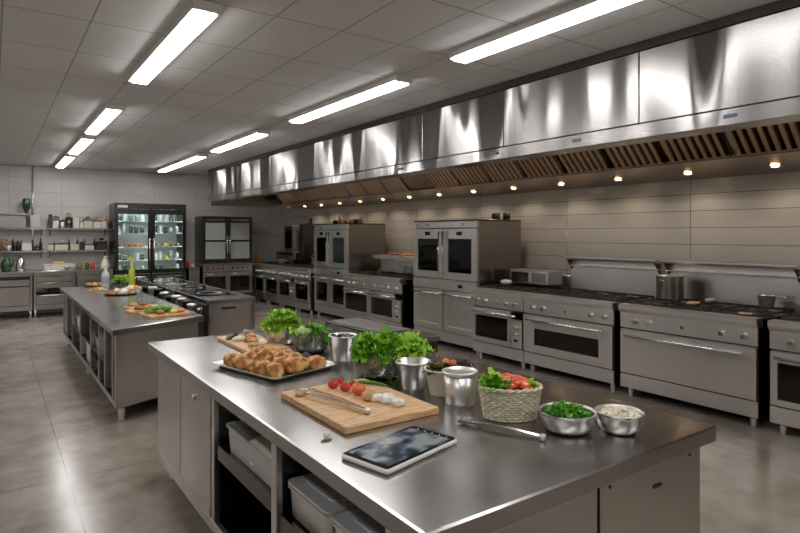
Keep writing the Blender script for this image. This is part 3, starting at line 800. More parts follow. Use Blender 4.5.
# bowl B
cB = stand(311, 353, .065); pot('salad_bowl', 'glass bowl with a round pale lettuce and dark leaves', 'bowl', cB, .118, .125, mat='bowl_glass', base=.5)
tag(MB().greens((.03, -.01, .06), .085, .10, 120, .07, .028, .4, 3, 12).build('parsley_leaves', 'parsley', loc=cB, kind='stuff'), 'darker curly greens filling the middle glass bowl', 'greens', kind='stuff')
hd = thing('round_lettuce', 'round pale green lettuce head in the middle glass bowl', 'lettuce', cB + Vector((-.045, .0, .12)))
MB().ball((0, 0, 0), .058, .058, .045, .1, 3, 2).build('heart', 'pale_lettuce', hd)
mb = MB()
for i in range(16):
    a = i * 2 * PI / 16 * 1.6; mb.leaf((math.cos(a) * .03, math.sin(a) * .03, -.04), a, 1.35, .085, .035, 1.9, .15, 2, ph=i)
mb.build('outer_leaves', 'lettuce', hd)
# bucket with dark leaves
c = stand(343, 362, .06); pot('metal_bucket', 'steel bucket of dark olives beside the middle glass bowl', 'bucket', c, .082, .15, 'bucket', rb=.068)
mb = MB()
rd = random.Random(2)
for i in range(60): a = rd.uniform(0, 6.28); q = .066 * math.sqrt(rd.random()); mb.ball((q * math.cos(a), q * math.sin(a), .125 + rd.uniform(0, .02)), .011, .014, .01, sub=1)
tag(mb.build('olives', 'aubergine', loc=c, kind='stuff'), 'dark olives filling the steel bucket', 'olives', kind='stuff')
# bowl C
cC = stand(380, 379, .075); pot('salad_bowl', 'large glass bowl of curly kale, nearest bowl behind the board', 'bowl', cC, .132, .14, mat='bowl_glass', base=.55)
tag(MB().greens((-.01, 0, .10), .12, .125, 360, .068, .026, .55, 4, 22).build('kale_leaves', 'kale', loc=cC, kind='stuff'), 'curly dark kale heaped in the large glass bowl', 'kale', kind='stuff')
tag(MB().greens((0, 0, .012), .085, .05, 90, .06, .028, .4, 3, 21).build('lightened_kale', 'lettuce', loc=cC, kind='stuff'), 'lower leaves lightened against shade, seen through the side of the large glass bowl', 'kale', kind='stuff')  # paler leaf colour makes up for the shade inside the bowl
tag(MB().greens((0, 0, .12), .09, .06, 150, .085, .028, .5, 4, 24).build('lettuce_leaves', 'lettuce', loc=cC + Vector((.125, -.06, .0)), kind='stuff'), 'light green lettuce spilling over the right of the kale bowl', 'lettuce', kind='stuff')
# cups
c = stand(413, 390, .055); pot('metal_cup', 'empty clear-rimmed steel tub between kale bowl and dark salad pot', 'tub', c, .083, .13, 'bucket', rb=.058)
c = stand(443, 397, .05); pot('salad_pot', 'pale pot of dark salad leaves behind the plain steel tub', 'pot', c, .085, .125, 'bucket', mat='cream_label', rb=.062)
bpy.data.objects[-1] if False else None
tag(MB().greens((0, 0, .10), .065, .04, 55, .045, .02, .4, 3, 31).build('salad_leaves', 'mixed_leaf', loc=c, kind='stuff'), 'dark mixed salad leaves in the pale pot', 'salad', kind='stuff')
for i, (dx, dy, rr) in enumerate([(.02, .0, .018), (.045, -.02, .016), (.035, .02, .015)]):
    tag(MB().ball((0, 0, 0), rr, rr, rr * .9, .1, 3, i).build('cherry_tomato', 'tomato_orange', loc=c + Vector((dx, dy, .145))), ['left', 'front', 'rear'][i] + ' red cherry tomato on the dark salad pot', 'tomato')
cD = c + Vector((.12, .02, 0))
pot('salad_pot', 'dark pot of purple leaves behind the plain steel tub', 'pot', cD, .065, .105, 'bucket', mat='black_plastic', rb=.05)
tag(MB().greens((0, 0, .085), .055, .035, 50, .04, .02, .4, 3, 33).build('purple_leaves', 'purple_leaf', loc=cD, kind='stuff'), 'almost black purple leaves in the dark pot', 'salad', kind='stuff')
c = stand(460, 406, .06); t = thing('steel_tub', 'plain covered steel tub left of the wicker basket', 'tub', c)
MB().lathe([(0, 0), (.064, 0), (.067, .006), (.075, .135), (0, .136)], n=44).build('body', 'steel_ware', t)
MB().lathe([(.079, .128), (.081, .134), (.081, .141), (.076, .143), (.072, .139), (0, .1385)], n=44).build('lid', 'steel_ware', t)
# wicker basket
c = stand(510, 425, .10); bk = thing('wicker_basket', 'pale woven wicker basket of greens and red peppers', 'basket', c, rz=-YAW)
rx, ry, hh = .122, .088, .128
mb = MB(); rows = 13
for r_ in range(rows):
    z = .006 + r_ * (hh - .012) / (rows - 1); q = .84 + .16 * z / hh; N = 96; pts = []
    for k in range(N + 1):
        a = 2 * PI * k / N; off = .0035 * math.sin(a * 22 + (PI if r_ % 2 else 0)); pts.append(((rx * q + off) * math.cos(a), (ry * q + off) * math.sin(a), z))
    mb.tube(pts, .0052, 6, cap=False)
mb.build('weave', 'wicker', bk)
mb = MB()
for k in range(44):
    a = 2 * PI * (k + .5) / 44 + PI / 44; mb.tube([(rx * .84 * math.cos(a), ry * .84 * math.sin(a), .004), (rx * math.cos(a), ry * math.sin(a), hh)], .003, 6)
mb.build('stakes', 'wicker', bk)
mb = MB()
for s_ in (0, 1):
    mb.tube([((rx + .002 + .005 * math.cos(k * .8 + s_ * PI)) * math.cos(2 * PI * k / 90), (ry + .002 + .005 * math.cos(k * .8 + s_ * PI)) * math.sin(2 * PI * k / 90), hh + .004 * math.sin(k * .8 + s_ * PI)) for k in range(91)], .0055, 6, cap=False)
mb.build('rim', 'wicker', bk)
MB().lathe([(0, .002), (1, .002), (1, .008), (0, .008)], n=40, sx=rx * .84, sy=ry * .84).build('base', 'wicker', bk)
tag(MB().greens((-.055, 0, .105), .045, .05, 130, .055, .019, .35, 3, 41, 1, 1.1, e0=.6, dmax=1.2).build('basil_leaves', 'kale', loc=c, rz=-YAW, kind='stuff'), 'dark green leaves at the left of the wicker basket', 'greens', kind='stuff')
tag(MB().greens((.07, .01, .10), .035, .035, 60, .04, .014, .4, 3, 42, e0=.5, dmax=1.2).greens((.0, -.03, .09), .06, .02, 16, .04, .018, .3, 2, 43).build('salad_leaves', 'lettuce', loc=c, rz=-YAW, kind='stuff'), 'pale frilly leaves at the right of the wicker basket', 'greens', kind='stuff')
rd = random.Random(5)
pp = [(-.012, .0, .145), (.018, .02, .148), (.022, -.015, .142), (.05, .01, .14), (.0, .035, .150), (-.005, -.03, .132), (.06, -.02, .13), (.045, .035, .143)]
pw = ['at the left of the pepper heap', 'in the middle of the heap', 'in front of the middle', 'toward the right', 'at the back of the heap', 'at the front beside the leaves', 'at the right front', 'at the right back']
for i, (x, y, z) in enumerate(pp):
    o = MB().ball((0, 0, 0), (.032) * rd.uniform(.8, 1.1), .024, .021, .5, 1.8, i, rot=rd.uniform(0, 3)).build('pepper_piece', 'pepper_red' if i % 3 else 'tomato_orange', loc=c + Matrix.Rotation(-YAW, 3, 'Z') @ Vector((x, y, z)))
    tag(o, 'red pepper chunk in the wicker basket, ' + pw[i], 'pepper', 'pepper chunks in the basket')
# small bowls
c = stand(567.5, 434.5, .05); pot('metal_bowl', 'small steel bowl of chopped parsley right of the basket', 'bowl', c, .104, .074, base=.4)
tag(MB().greens((0, 0, .05), .082, .05, 230, .03, .012, .3, 2, 51).build('chopped_parsley', 'parsley', loc=c, kind='stuff'), 'fresh dark green parsley leaves in the small bowl', 'parsley', kind='stuff')
c = stand(619.5, 435, .045); pot('metal_bowl', 'small steel bowl of grated white cheese, rightmost on the island', 'bowl', c, .086, .075, base=.4)
mb = MB(); rd = random.Random(8)
for i in range(130):
    a = rd.uniform(0, 6.28); q = .072 * math.sqrt(rd.random()); mb.ball((q * math.cos(a), q * math.sin(a), .063 + .026 * (1 - (q / .075) ** 2) * rd.random()), rd.uniform(.006, .013), .006, .005, .5, 2, i, sub=1, rot=rd.uniform(0, 3))
mb.lathe([(0, .07), (.05, .067), (.074, .058)], n=24)
tag(mb.build('grated_cheese', 'cream_food', loc=c, kind='stuff'), 'creamy white crumbled cheese in the small bowl', 'cheese', kind='stuff')

# cutting boards
def board(label, x0, x1, y0, y1, z, th=.027, name='cutting_board', rz=0):
    cx, cy = (x0 + x1) / 2, (y0 + y1) / 2; dx, dy = (x1 - x0) / 2, (y1 - y0) / 2
    o = MB().prism(rbox(None, -dx, dx, -dy, dy, 0, 0, .012), 0, th, .003).build(name, 'wood_board', loc=(cx, cy, z), rz=rz)
    return tag(o, label, 'cutting board')
board('large wooden cutting board with tomatoes and tongs on it', 1.08, 1.53, 1.895, 2.50, T1)
BZ = T1 + .027
def place(mb, name, mat, label, cat, loc, rz=0, group=None): return tag(mb.build(name, mat, loc=loc, rz=rz), label, cat, group)
def tomato(u, v, r, mat, label):
    p = at(u, v + 0, BZ); d = Vector((p.x, p.y, 0)).normalized()
    t = thing('tomato', label, 'tomato', p + d * r * .6 + Vector((0, 0, 0)), group='tomatoes on the board')
    MB().ball((0, 0, r * .8), r, r, r * .84, .06, 2, u).build('flesh', mat, t)
    mb = MB()
    for k in range(5): a = k * 2 * PI / 5; mb.tube([(0, 0, r * 1.62), (math.cos(a) * r * .4, math.sin(a) * r * .4, r * 1.66), (math.cos(a) * r * .7, math.sin(a) * r * .7, r * 1.5)], [.002, .002, .0005], 5)
    mb.build('calyx', 'stem_green', t)
tomato(333.5, 389, .027, 'tomato', 'red tomato at the left end of the tomato row')
tomato(345.5, 392, .025, 'tomato', 'red tomato in the middle of the tomato row')
tomato(358.5, 396, .033, 'tomato_orange', 'largest orange tomato, next to the bread roll')
tomato(352, 387, .018, 'tomato', 'small red tomato behind the middle of the row')
tomato(341, 384, .017, 'tomato', 'small red tomato behind the left tomato')
p = at(369, 401, BZ); place(MB().ball((0, 0, .02), .034, .028, .026, .3, 4, 2, flat=.02), 'bread_roll', 'bread_roll', 'small golden bread roll between orange tomato and white cheese', 'bread', p + Vector((.01, .015, 0)))
for i, (u, v, sz, l) in enumerate([(377, 402, .026, 'white goat cheese chunk beside the bread roll'), (388, 404, .030, 'white goat cheese chunk in the middle of the cheese row'), (398, 407, .026, 'white goat cheese slice at the right end of the row'), (386, 400, .022, 'white goat cheese chunk behind the cheese row')]):
    p = at(u, v, BZ)
    mb = MB(); mb.box(-sz, sz, -sz * .7, sz * .7, 0, sz * 1.05, .006)
    bmesh.ops.subdivide_edges(mb.bm, edges=mb.bm.edges[:], cuts=3, use_grid_fill=True)
    for vv in mb.bm.verts:
        if vv.co.z > .001: vv.co += mnoise.noise_vector(vv.co * 60 + Vector((i, 0, 0))) * .004
    place(mb, 'cheese_chunk', 'white_cheese', l, 'cheese', p + Vector((.01, .015, 0)), -.5 + .3 * i)
# cucumber skin strip behind tomatoes
place(MB().tube([(0, 0, .008), (.05, -.06, .01), (.07, -.14, .008)], [.006, .009, .004], 8), 'spring_onion', 'stem_green', 'green onion stalk lying behind the tomatoes on the board', 'vegetable', (1.45, 2.42, BZ))
# tongs on board
def tongs(label, p0, p1, gap=.02, name='tongs', w=.009):
    p0, p1 = Vector(p0), Vector(p1); L = (p1 - p0).length; rz = math.atan2(p1.y - p0.y, p1.x - p0.x)
    t = thing(name, label, 'tongs', p0, rz)
    for s_ in (-1, 1):
        mb = MB(); n = 12; prev = None
        for i in range(n + 1):
            q = i / n; y = s_ * gap * (1 - q) ** 1.0 + s_ * .001; z = .012 + .006 * math.sin(PI * q); ww = w * (.7 + .5 * math.sin(PI * q)) if q > .12 else w * 1.3
            a = [mb.bm.verts.new((q * L, y - s_ * .001, z - ww * .6)), mb.bm.verts.new((q * L, y + s_ * .008, z - ww * .45)), mb.bm.verts.new((q * L, y + s_ * .009, z + ww * .45)), mb.bm.verts.new((q * L, y - s_ * .001, z + ww * .7))]
            if prev:
                for k in range(4): mb.bm.faces.new((prev[k], prev[(k + 1) % 4], a[(k + 1) % 4], a[k]))
            else: mb.bm.faces.new(a)
            prev = a
        mb.bm.faces.new(prev[::-1]); mb.build('arm', 'steel_bright', t)
        MB().ball((.012, s_ * gap * .95, .010), .022, .009, .005, sub=2).build('scoop', 'steel_bright', t)
    MB().cyl((L - .01, 0, .002), (L - .01, 0, .022), .012, 14).build('hinge', 'steel_ware', t)
    return t
tongs('steel serving tongs lying open across the cutting board', (1.155, 2.44, BZ), (1.235, 1.98, BZ), .026)
place(MB().ball((0, 0, .011), .03, .016, .011, .2, 3, 3, flat=.011), 'bread_crust', 'bread_roll', 'small bread crust under the tips of the tongs', 'bread', (1.125, 2.38, BZ), .4)
t = tongs('closed steel tongs lying between the tablet and the wicker basket', (1.52, 1.755, T1), (1.64, 1.425, T1), .010, w=.011)
# mushroom and crumbs
p = at(326.5, 438, T1)
t = thing('mushroom', 'small white button mushroom on the bare worktop near the edge', 'mushroom', p)
MB().ball((0, 0, .0135), .015, .014, .0115, .06, 3, 2).build('cap', 'white_ceramic', t)
MB().cyl((0, 0, 0), (0, 0, .006), .008, 10).build('stalk', 'cream_food', t)
for i, (u, v) in enumerate([(326, 441), (331, 440), (322, 442)]):
    place(MB().ball((0, 0, .003), .006, .004, .003, .4, 3, i, sub=1), 'crumb', 'brown_food', ['middle', 'right', 'left'][i] + ' brown crumb beside the white mushroom', 'crumb', at(u, v, T1))
# tablet
rz = math.radians(13.7)
tb = thing('tablet', 'large tablet computer with lit screen and white case', 'tablet', (1.158, 1.645, T1), rz)
MB().prism(rbox(None, -.19, .19, -.108, .108, 0, 0, .016), .001, .018, .005).build('case', 'white_ceramic', tb)
MB().prism(rbox(None, -.184, .184, -.102, .102, 0, 0, .012), .0182, .0205, .0005).build('bezel', 'black_glass', tb)
MB().box(-.168, .155, -.09, .09, .0207, .0211, 0).build('screen', 'tablet_screen', tb)
MB().box(.02, .11, -.1095, -.107, .007, .012, .0005).build('side_button', 'steel_ware', tb)
for i in range(5): MB().lathe([(0, 0), (.004, 0), (0, .0006)], (.165, -.07 + i * .033, .0207), 10).build('icon', 'cream_label', tb)

# tray of buns
tr = thing('baking_tray', 'large shallow steel baking tray full of golden buns', 'tray', (1.30, 3.08, T1), math.radians(-75))
mb = MB(); bm = mb.bm; rings = []
for z, s in [(0.0, .0), (0.0, -.004), (.004, .002), (.024, .018), (.026, .030), (.023, .031), (.021, .020), (.0035, .0)]:
    pts = rbox(None, -.26 - s, .26 + s, -.20 - s, .20 + s, 0, 0, .035); rings.append([bm.verts.new((x, y, z)) for x, y in pts])
for a, b in zip(rings[1:], rings[2:]):
    for k in range(len(a)): bm.faces.new((a[k], a[(k + 1) % len(a)], b[(k + 1) % len(a)], b[k]))
bm.faces.new(rings[1][::-1]); bm.faces.new(rings[-1])
for v in rings[0]: bm.verts.remove(v)
mb.build('pan', 'steel_ware', tr)
MB().tube([(-.285, .10, .02), (-.315, .09, .024), (-.318, .02, .024), (-.285, .0, .02)], .005, 8).build('loop_handle', 'steel_bright', tr)
rd = random.Random(12)
R75 = Matrix.Rotation(math.radians(-75), 3, 'Z')
rows = [(-.14, 5), (-.05, 5), (.045, 5), (.13, 5)]; rown = ['nearest', 'second', 'third', 'farthest']
q = 0
for ri, (yy, n) in enumerate(rows):
    for k in range(n):
        x = -.195 + k * .39 / 4 + (.02 if ri % 2 else -.01) + rd.uniform(-.01, .01); y = yy + rd.uniform(-.012, .012)
        r = rd.uniform(.040, .055); z = .004 + .012 * (ri in (1, 2)) 
        p = Vector((1.30, 3.08, T1)) + R75 @ Vector((x, y, 0))
        o = MB().ball((0, 0, r * .62), r * rd.uniform(.9, 1.3), r * .95, r * .8, .30, 2.6, q, flat=r * .6, rot=rd.uniform(0, 3)).build('bread_bun', 'bun_crust' if not (ri == 3 and k == 3) else 'black_iron', loc=p + Vector((0, 0, z)))
        dark = ri == 3 and k == 3
        tag(o, ('burnt black bun' if dark else 'golden baked bun') + ' on the tray, ' + ORD[k] + ' from the left in the ' + rown[ri] + ' row', 'bun', 'golden buns on the baking tray'); q += 1
for k in range(5):
    x = -.14 + k * .07; p = Vector((1.30, 3.08, T1)) + R75 @ Vector((x, .0 + .02 * (-1) ** k, 0)); r = .043
    o = MB().ball((0, 0, r * .62), r * 1.15, r * .9, r * .78, .3, 2.6, 50 + k, rot=rd.uniform(0, 3)).build('bread_bun', 'bun_crust', loc=p + Vector((0, 0, .04)))
    tag(o, 'golden bun piled on top of the others, ' + ORD[k] + ' from the left', 'bun', 'golden buns on the baking tray')

# rear board with fish and bread
board('wooden cutting board with sliced bread and shells behind the tray', 1.30, 1.57, 3.46, 4.12, T1, .022)
Z2 = T1 + .022
def stuffp(u, v, z, **k): return at(u, v, z)
for i, (x, y, a, b, h, m, l, nm) in enumerate([
    (1.40, 3.62, .05, .035, .018, 'bread_roll', 'crusty bread slice at the near end of the rear board', 'bread_slice'),
    (1.47, 3.68, .05, .03, .02, 'white_cheese', 'soft white cheese at the near end of the rear board', 'cheese_wedge'),
    (1.43, 3.80, .05, .04, .02, 'bun_crust', 'golden bread piece in the middle of the rear board', 'bread_slice'),
    (1.38, 3.88, .05, .03, .02, 'cream_food', 'pale bread piece beside the blue grey fish', 'bread_slice'),
    (1.37, 4.0, .09, .025, .02, 'steel_dark', 'blue grey fish fillet on the rear board', 'fish_fillet'),
    (1.48, 3.93, .045, .035, .022, 'orange_food', 'orange salmon piece on the rear board', 'salmon_piece')]):
    place(MB().ball((0, 0, h * .6), a, b, h, .35, 2.5, i, flat=h * .58, rot=i), nm, m, l, 'food', (x, y, Z2))
mb = MB(); rd = random.Random(4)
for i in range(12): mb.leaf((rd.uniform(-.03, .03), rd.uniform(-.03, .03), .004), rd.uniform(0, 6), rd.uniform(.5, 1.3), .05, .018, 1, .3, 2)
tag(mb.build('paper_wrap', 'white_ceramic', loc=(1.50, 4.05, Z2)), 'crumpled white paper at the far end of the rear board', 'paper')

# ------------------------------------------------------------------ second island
T2 = .84
is2 = thing('kitchen_island', 'stainless steel island farther left with open divided shelving', 'island', (0, 0, 0))
Xa, Xb = .83, 1.72
MB().prism([(Xa, 5.42), (Xb, 5.86), (Xb, 10.15), (Xa, 10.15)], T2 - .055, T2, .005).build('worktop', 'steel_top', is2)
x0, x1 = .87, 1.68; y0a, y0b, y1 = 5.50, 5.90, 10.08; zb, zt = .14, T2 - .056
sl = (y0b - y0a) / (x1 - x0)
MB().prism([(x0, y0a), (x1, y0b), (x1, y0b + .03), (x0, y0a + .03)], zb, zt, .002).build('end_panel', 'steel_front_x', is2)
MB().box(x1 - .02, x1, y0b + .04, y1, zb, zt).build('side_panel', 'steel_front', is2)
MB().box(x0, x1 - .021, y1 - .02, y1, zb, zt).build('end_panel', 'steel_front_x', is2)
MB().prism([(x0 + .01, y0a + .04), (x1 - .021, y0b + .04), (x1 - .021, y1 - .021), (x0 + .01, y1 - .021)], zb, zb + .03, 0).build('floor_panel', 'steel_dark', is2)
MB().box(x0, x0 + .01, y0a + .035, y1 - .021, zb, zb + .045).build('bottom_rail', 'steel_front', is2)
MB().box(1.35, 1.36, y0a + .4, y1 - .021, zb + .031, zt, 0).build('inner_panel', 'steel_dark', is2)
for y in (5.56, 5.72, 6.14, 6.52, 7.14, 8.03, 8.94, 9.55):
    MB().box(x0 + .002, 1.349 if y > 5.9 else .95, y - .014, y + .014, zb + .046, zt).build('divider', 'steel_front', is2)
MB().box(x0 + .012, 1.349, 6.16, 8.92, .42, .435, 0).build('shelf', 'steel_dark', is2)
MB().box(x0 + .02, x0 + .04, 9.57, 10.06, zb + .046, zt).build('door', 'steel_front', is2)
MB().box(x0 + .012, x0 + .022, 5.575, 5.70, zb + .046, zt).build('door', 'steel_dark', is2)
for x, y in ((.94, 5.66), (1.6, 6.0), (.94, 7.8), (1.6, 7.8), (.94, 10.0), (1.6, 10.0)):
    MB().lathe([(0, 0), (.028, 0), (.03, .012), (.022, .02), (.03, .035), (.03, .14), (0, .14)], (x, y, 0), 16).build('foot', 'steel_ware', is2)
for i, (y, z, dy, h, m, l) in enumerate([
    (6.32, .436, .12, .10, 'white_plastic', 'white storage tub on the bay shelf nearest the island end'),
    (6.32, .55, .12, .08, 'steel_ware', 'steel pan stacked on the white tub in the nearest bay'),
    (6.83, .436, .2, .12, 'steel_ware', 'steel pan on the shelf of the second bay'),
    (7.55, .171, .28, .24, 'white_plastic', 'tall white bin standing low in the wide middle bay'),
    (8.45, .436, .3, .14, 'white_plastic', 'white tub on the shelf of the farthest open bay'),
    (6.83, .171, .2, .14, 'steel_dark', 'dark pan at the bottom of the second bay')]):
    tub(l, (1.06, y, z), .15, dy, h, m)
# food on second island
def oval_tray(name, label, c, rx, ry, mat='steel_dark', rz=0):
    return tag(MB().lathe([(0, 0), (.8, 0), (.93, .006), (1, .016), (1.0, .019), (.92, .010), (.8, .004), (0, .004)], n=40, sx=rx, sy=ry).build(name, mat, loc=c, rz=rz), label, 'tray')
c = at(120.5, 294.5, T2); oval_tray('serving_tray', 'dark oval serving tray of pastries on the second island', c, .21, .20)
rd = random.Random(3)
names = ['pale puffy meringue', 'golden croissant', 'brown pastry', 'white bread piece', 'cream cake', 'toasted bun']
for i in range(12):
    a = i * 2 * PI / 12; rr = .13 if i % 2 else .06; m = ['cream_food', 'bun_crust', 'bread_roll', 'white_ceramic', 'cream_food', 'bun_crust'][i % 6]
    r = rd.uniform(.035, .05)
    pos = ['right', 'right back', 'far right back', 'back', 'far left back', 'left back', 'left', 'left front', 'far left front', 'front', 'far right front', 'right front'][i]
    place(MB().ball((0, 0, r * .6), r * 1.3, r, r * (1.1 if i % 2 == 0 else .8), .35, 1.8, i, flat=r * .58, rot=a), 'pastry', m, names[i % 6] + ' at the ' + pos + ' of the dark serving tray', 'pastry', c + Vector((rr * math.cos(a), rr * math.sin(a), .006)), group='pastries on the serving tray')
c = at(98, 290.5, T2); tag(MB().lathe([(0, 0), (.09, 0), (.12, .012), (.118, .014), (.085, .004), (0, .004)], n=32).build('plate', 'white_ceramic', loc=c), 'white plate with bread left of the serving tray', 'plate')
place(MB().ball((0, 0, .02), .08, .06, .025, .3, 2, 4, flat=.02), 'flatbread', 'bun_crust', 'flat golden bread on the white plate', 'bread', c + Vector((0, 0, .005)))
c = at(94, 287, T2); oval_tray('serving_tray', 'small dark oval tray at the far left of the second island', c + Vector((.0, .15, 0)), .13, .16)
for i, (dx, m, l) in enumerate([(-.05, 'orange_food', 'orange'), (.03, 'yellow_food', 'yellow'), (.09, 'bun_crust', 'golden brown')]):
    place(MB().ball((0, 0, .02), .04, .04, .035, .3, 3, i, flat=.02), 'roasted_vegetable', m, l + ' roasted piece on the small far tray', 'vegetable', c + Vector((dx, .15, .005)))
BD = [(141, 300, .15, .12, 'thin wooden board behind the green bean board'), (150, 304, .16, .10, 'wooden board of sliced meat, middle of the three boards'), (160, 309, .20, .17, 'wooden board of green beans nearest the island corner')]
cb = []
for u, v, a, b, l in BD:
    c = at(u, v, T2); cb.append(c)
cb[2] = Vector((1.42, 6.13, T2)); cb[1] = Vector((1.30, 6.52, T2)); cb[0] = Vector((1.33, 6.86, T2))
for c, (u, v, a, b, l) in zip(cb, BD): board(l, c.x - a, c.x + a, c.y - b, c.y + b, T2, .022, rz=.12)
Z3 = T2 + .023
mb = MB(); rd = random.Random(9)
for i in range(170):
    x, y, a = rd.uniform(-.14, .10), rd.uniform(-.03, .08), rd.uniform(-.5, .5); z = rd.uniform(.006, .055) * (1 - abs(x + .02) * 4)+ .006
    mb.tube([(x - .03 * math.cos(a), y - .03 * math.sin(a), z), (x, y, z + .004), (x + .03 * math.cos(a), y + .03 * math.sin(a), z)], .006, 6)
tag(mb.build('green_beans', 'kale', loc=(1.40, 6.15, Z3), kind='stuff'), 'chopped green beans heaped on the nearest small board', 'beans', kind='stuff')
for i, (x, y, m, l) in enumerate([(1.55, 6.08, 'orange_food', 'orange carrot piece at the right of the bean board'), (1.48, 6.06, 'yellow_food', 'yellow squash slice beside the carrot piece'), (1.35, 6.05, 'brown_food', 'brown mushroom slice in front of the beans'),
    (1.25, 6.52, 'brown_food', 'brown meat slice at the left of the middle board'), (1.34, 6.53, 'orange_food', 'reddish meat slice in the middle of the middle board'), (1.42, 6.54, 'cream_food', 'pale meat slice at the right of the middle board'),
    (1.25, 6.86, 'bun_crust', 'golden bread piece on the rear small board'), (1.36, 6.87, 'brown_food', 'dark bread piece on the rear small board')]):
    place(MB().ball((0, 0, .015), .05, .035, .025, .35, 2, i + 60, flat=.014, rot=i), 'food_piece', m, l, 'food', (x, y, Z3))
def bottle(label, c, r, h, mat, cap='steel_bright', band=None, name='bottle'):
    t = thing(name, label, 'bottle', c)
    MB().lathe([(0, 0), (r * .9, 0), (r, .01), (r, h * .6), (r * .8, h * .7), (r * .35, h * .8), (r * .32, h * .94), (0, h * .94)], n=22).build('body', mat, t)
    MB().lathe([(r * .4, h * .93), (r * .4, h), (0, h)], n=16).build('cap', cap, t)
    if band: MB().lathe([(r + .001, h * .18), (r + .0015, h * .2), (r + .0015, h * .5), (r + .001, h * .52)], n=22).build('paper_label', band, t)
    return t
c = Vector((1.42, 9.9, T2)); bottle('white bottle with pale blue label at the back of the second island', c, .055, .31, 'white_plastic', band='pale_blue_label')
c = Vector((1.57, 9.4, T2)); t = pot('herb_pot', 'dark steel pot of green herbs on the second island', 'pot', c, .10, .13, 'bucket', mat='steel_dark')
tag(MB().greens((0, 0, .1), .08, .07, 60, .09, .035, .3, 2, 61).build('herb_leaves', 'lettuce', loc=c, kind='stuff'), 'bright green herbs in the dark steel pot', 'herbs', kind='stuff')
c = Vector((1.63, 9.0, T2)); bottle('yellow green oil bottle behind the herb pot', c + Vector((0, 0, 0)), .045, .42, 'yellow_green_oil', cap='wood_board')
c = Vector((1.58, 8.68, T2)); pot('metal_pan', 'steel pan of food beside the yellow green oil bottle', 'pan', c, .12, .07, 'bucket')
for i, (dx, m, l) in enumerate([(-.04, 'cream_food', 'pale'), (.03, 'orange_food', 'pink orange'), (.0, 'yellow_food', 'yellow')]):
    place(MB().ball((0, 0, .02), .045, .04, .03, .3, 3, i + 80), 'vegetable_piece', m, l + ' vegetable piece in the steel pan by the oil bottle', 'vegetable', c + Vector((dx, .05 * (i - 1), .055)))

# ------------------------------------------------------------------ central cooking block
ck = thing('cooking_block', 'long steel cooking block with a glass hob top between the islands', 'stove', (0, 0, 0))
cx0, cx1, cy0, cy1 = 1.99, 2.56, 6.60, 10.5
pts = []
for cx, cy, a0 in ((cx1 - .08, cy0 + .08, -PI / 2), (cx1 - .08, cy1 - .08, 0), (cx0 + .03, cy1 - .03, PI / 2), (cx0 + .03, cy0 + .03, PI)):
    r = .08 if cx > 2.3 else .03
    for k in range(7): a = a0 + k * PI / 12; pts.append((cx + r * math.cos(a), cy + r * math.sin(a)))
MB().prism(pts, .10, .858, 0).build('body', 'steel_front_x', ck)
MB().prism([(x + (.012 if x > 2.27 else -.012), y + (.012 if y > 8 else -.012)) for x, y in pts], .8585, .9, .003).build('worktop', 'steel_top', ck)
MB().box(cx0 + .03, cx1 - .06, cy0 + .5, cy1 - .1, .9005, .906, .002).build('glass_hob', 'black_glass', ck)
for y in (7.4, 8.2, 9.0, 9.8):
    MB().lathe([(.13, 0), (.15, 0), (.15, .002), (.13, .002), (.13, 0)], (2.24, y, .9062), 40).build('cooking_zone', 'steel_ware', ck)
MB().box(2.14, 2.30, cy0 - .012, cy0 - .001, .79, .82, .003).build('recessed_handle', 'black_plastic', ck)
MB().box(cx0 + .05, cx1 - .05, cy0 + .06, cy1 - .06, .0, .099, 0).build('plinth', 'black_gap', ck)
MB().box(cx0 - .025, cx0 - .001, cy0 + .01, cy1 - .05, .70, .845, .003).build('control_panel', 'black_enamel', ck)
for i in range(14): knob(ck, cx0 - .025, cy0 + .2 + i * .26, .775, .028)
MB().box(1.78, cx0 - .026, cy0 - .02, cy1 - .1, .66, .69).build('side_ledge', 'steel_dark', ck)
for y in (cy0 + .1, 8.5, cy1 - .3): MB().box(1.9, cx0 - .001, y, y + .03, .45, .659).build('ledge_bracket', 'steel_dark', ck)
for i, (y, r, h, m, l) in enumerate([(6.75, .05, .17, 'steel_ware', 'steel jar at the near end of the side ledge'), (6.95, .045, .19, 'black_plastic', 'black tub beside the near steel jar on the ledge'),
    (7.15, .05, .20, 'steel_ware', 'steel canister on the side ledge of the cooking block'), (7.4, .06, .21, 'steel_ware', 'steel canister behind the first one on the ledge'),
    (7.7, .055, .18, 'black_plastic', 'black canister in the middle of the side ledge'), (8.0, .06, .2, 'steel_ware', 'shiny canister past the black one on the ledge'),
    (8.35, .065, .22, 'steel_dark', 'dark steel canister in the far half of the side ledge'), (8.7, .06, .22, 'white_plastic', 'white tub next to the far dark steel canister'), (9.1, .06, .2, 'steel_dark', 'dark canister near the far end of the ledge')]):
    tag(MB().lathe([(0, 0), (r * .9, 0), (r, .01), (r, h - .03), (r * 1.06, h - .03), (r * 1.06, h - .005), (r * .9, h), (0, h)], n=22).build('canister', m, loc=(1.845, y, .6905)), l, 'canister')
for i, (x, y, r, m, l) in enumerate([(2.22, 8.2, .12, 'steel_dark', 'dark shallow pan in the middle of the glass hob'), (2.20, 7.35, .10, 'black_iron', 'black shallow pan at the near end of the glass hob')]):
    t = thing('frying_pan', l, 'pan', (x, y, .9085)); MB().lathe([(0, 0), (r * .8, 0), (r, .025), (r * .97, .025), (r * .78, .004), (0, .004)], n=28).build('dish', m, t)
    MB().tube([(r * .9, 0, .02), (r + .12, .02, .035)], .007, 8).build('handle', 'black_plastic', t)

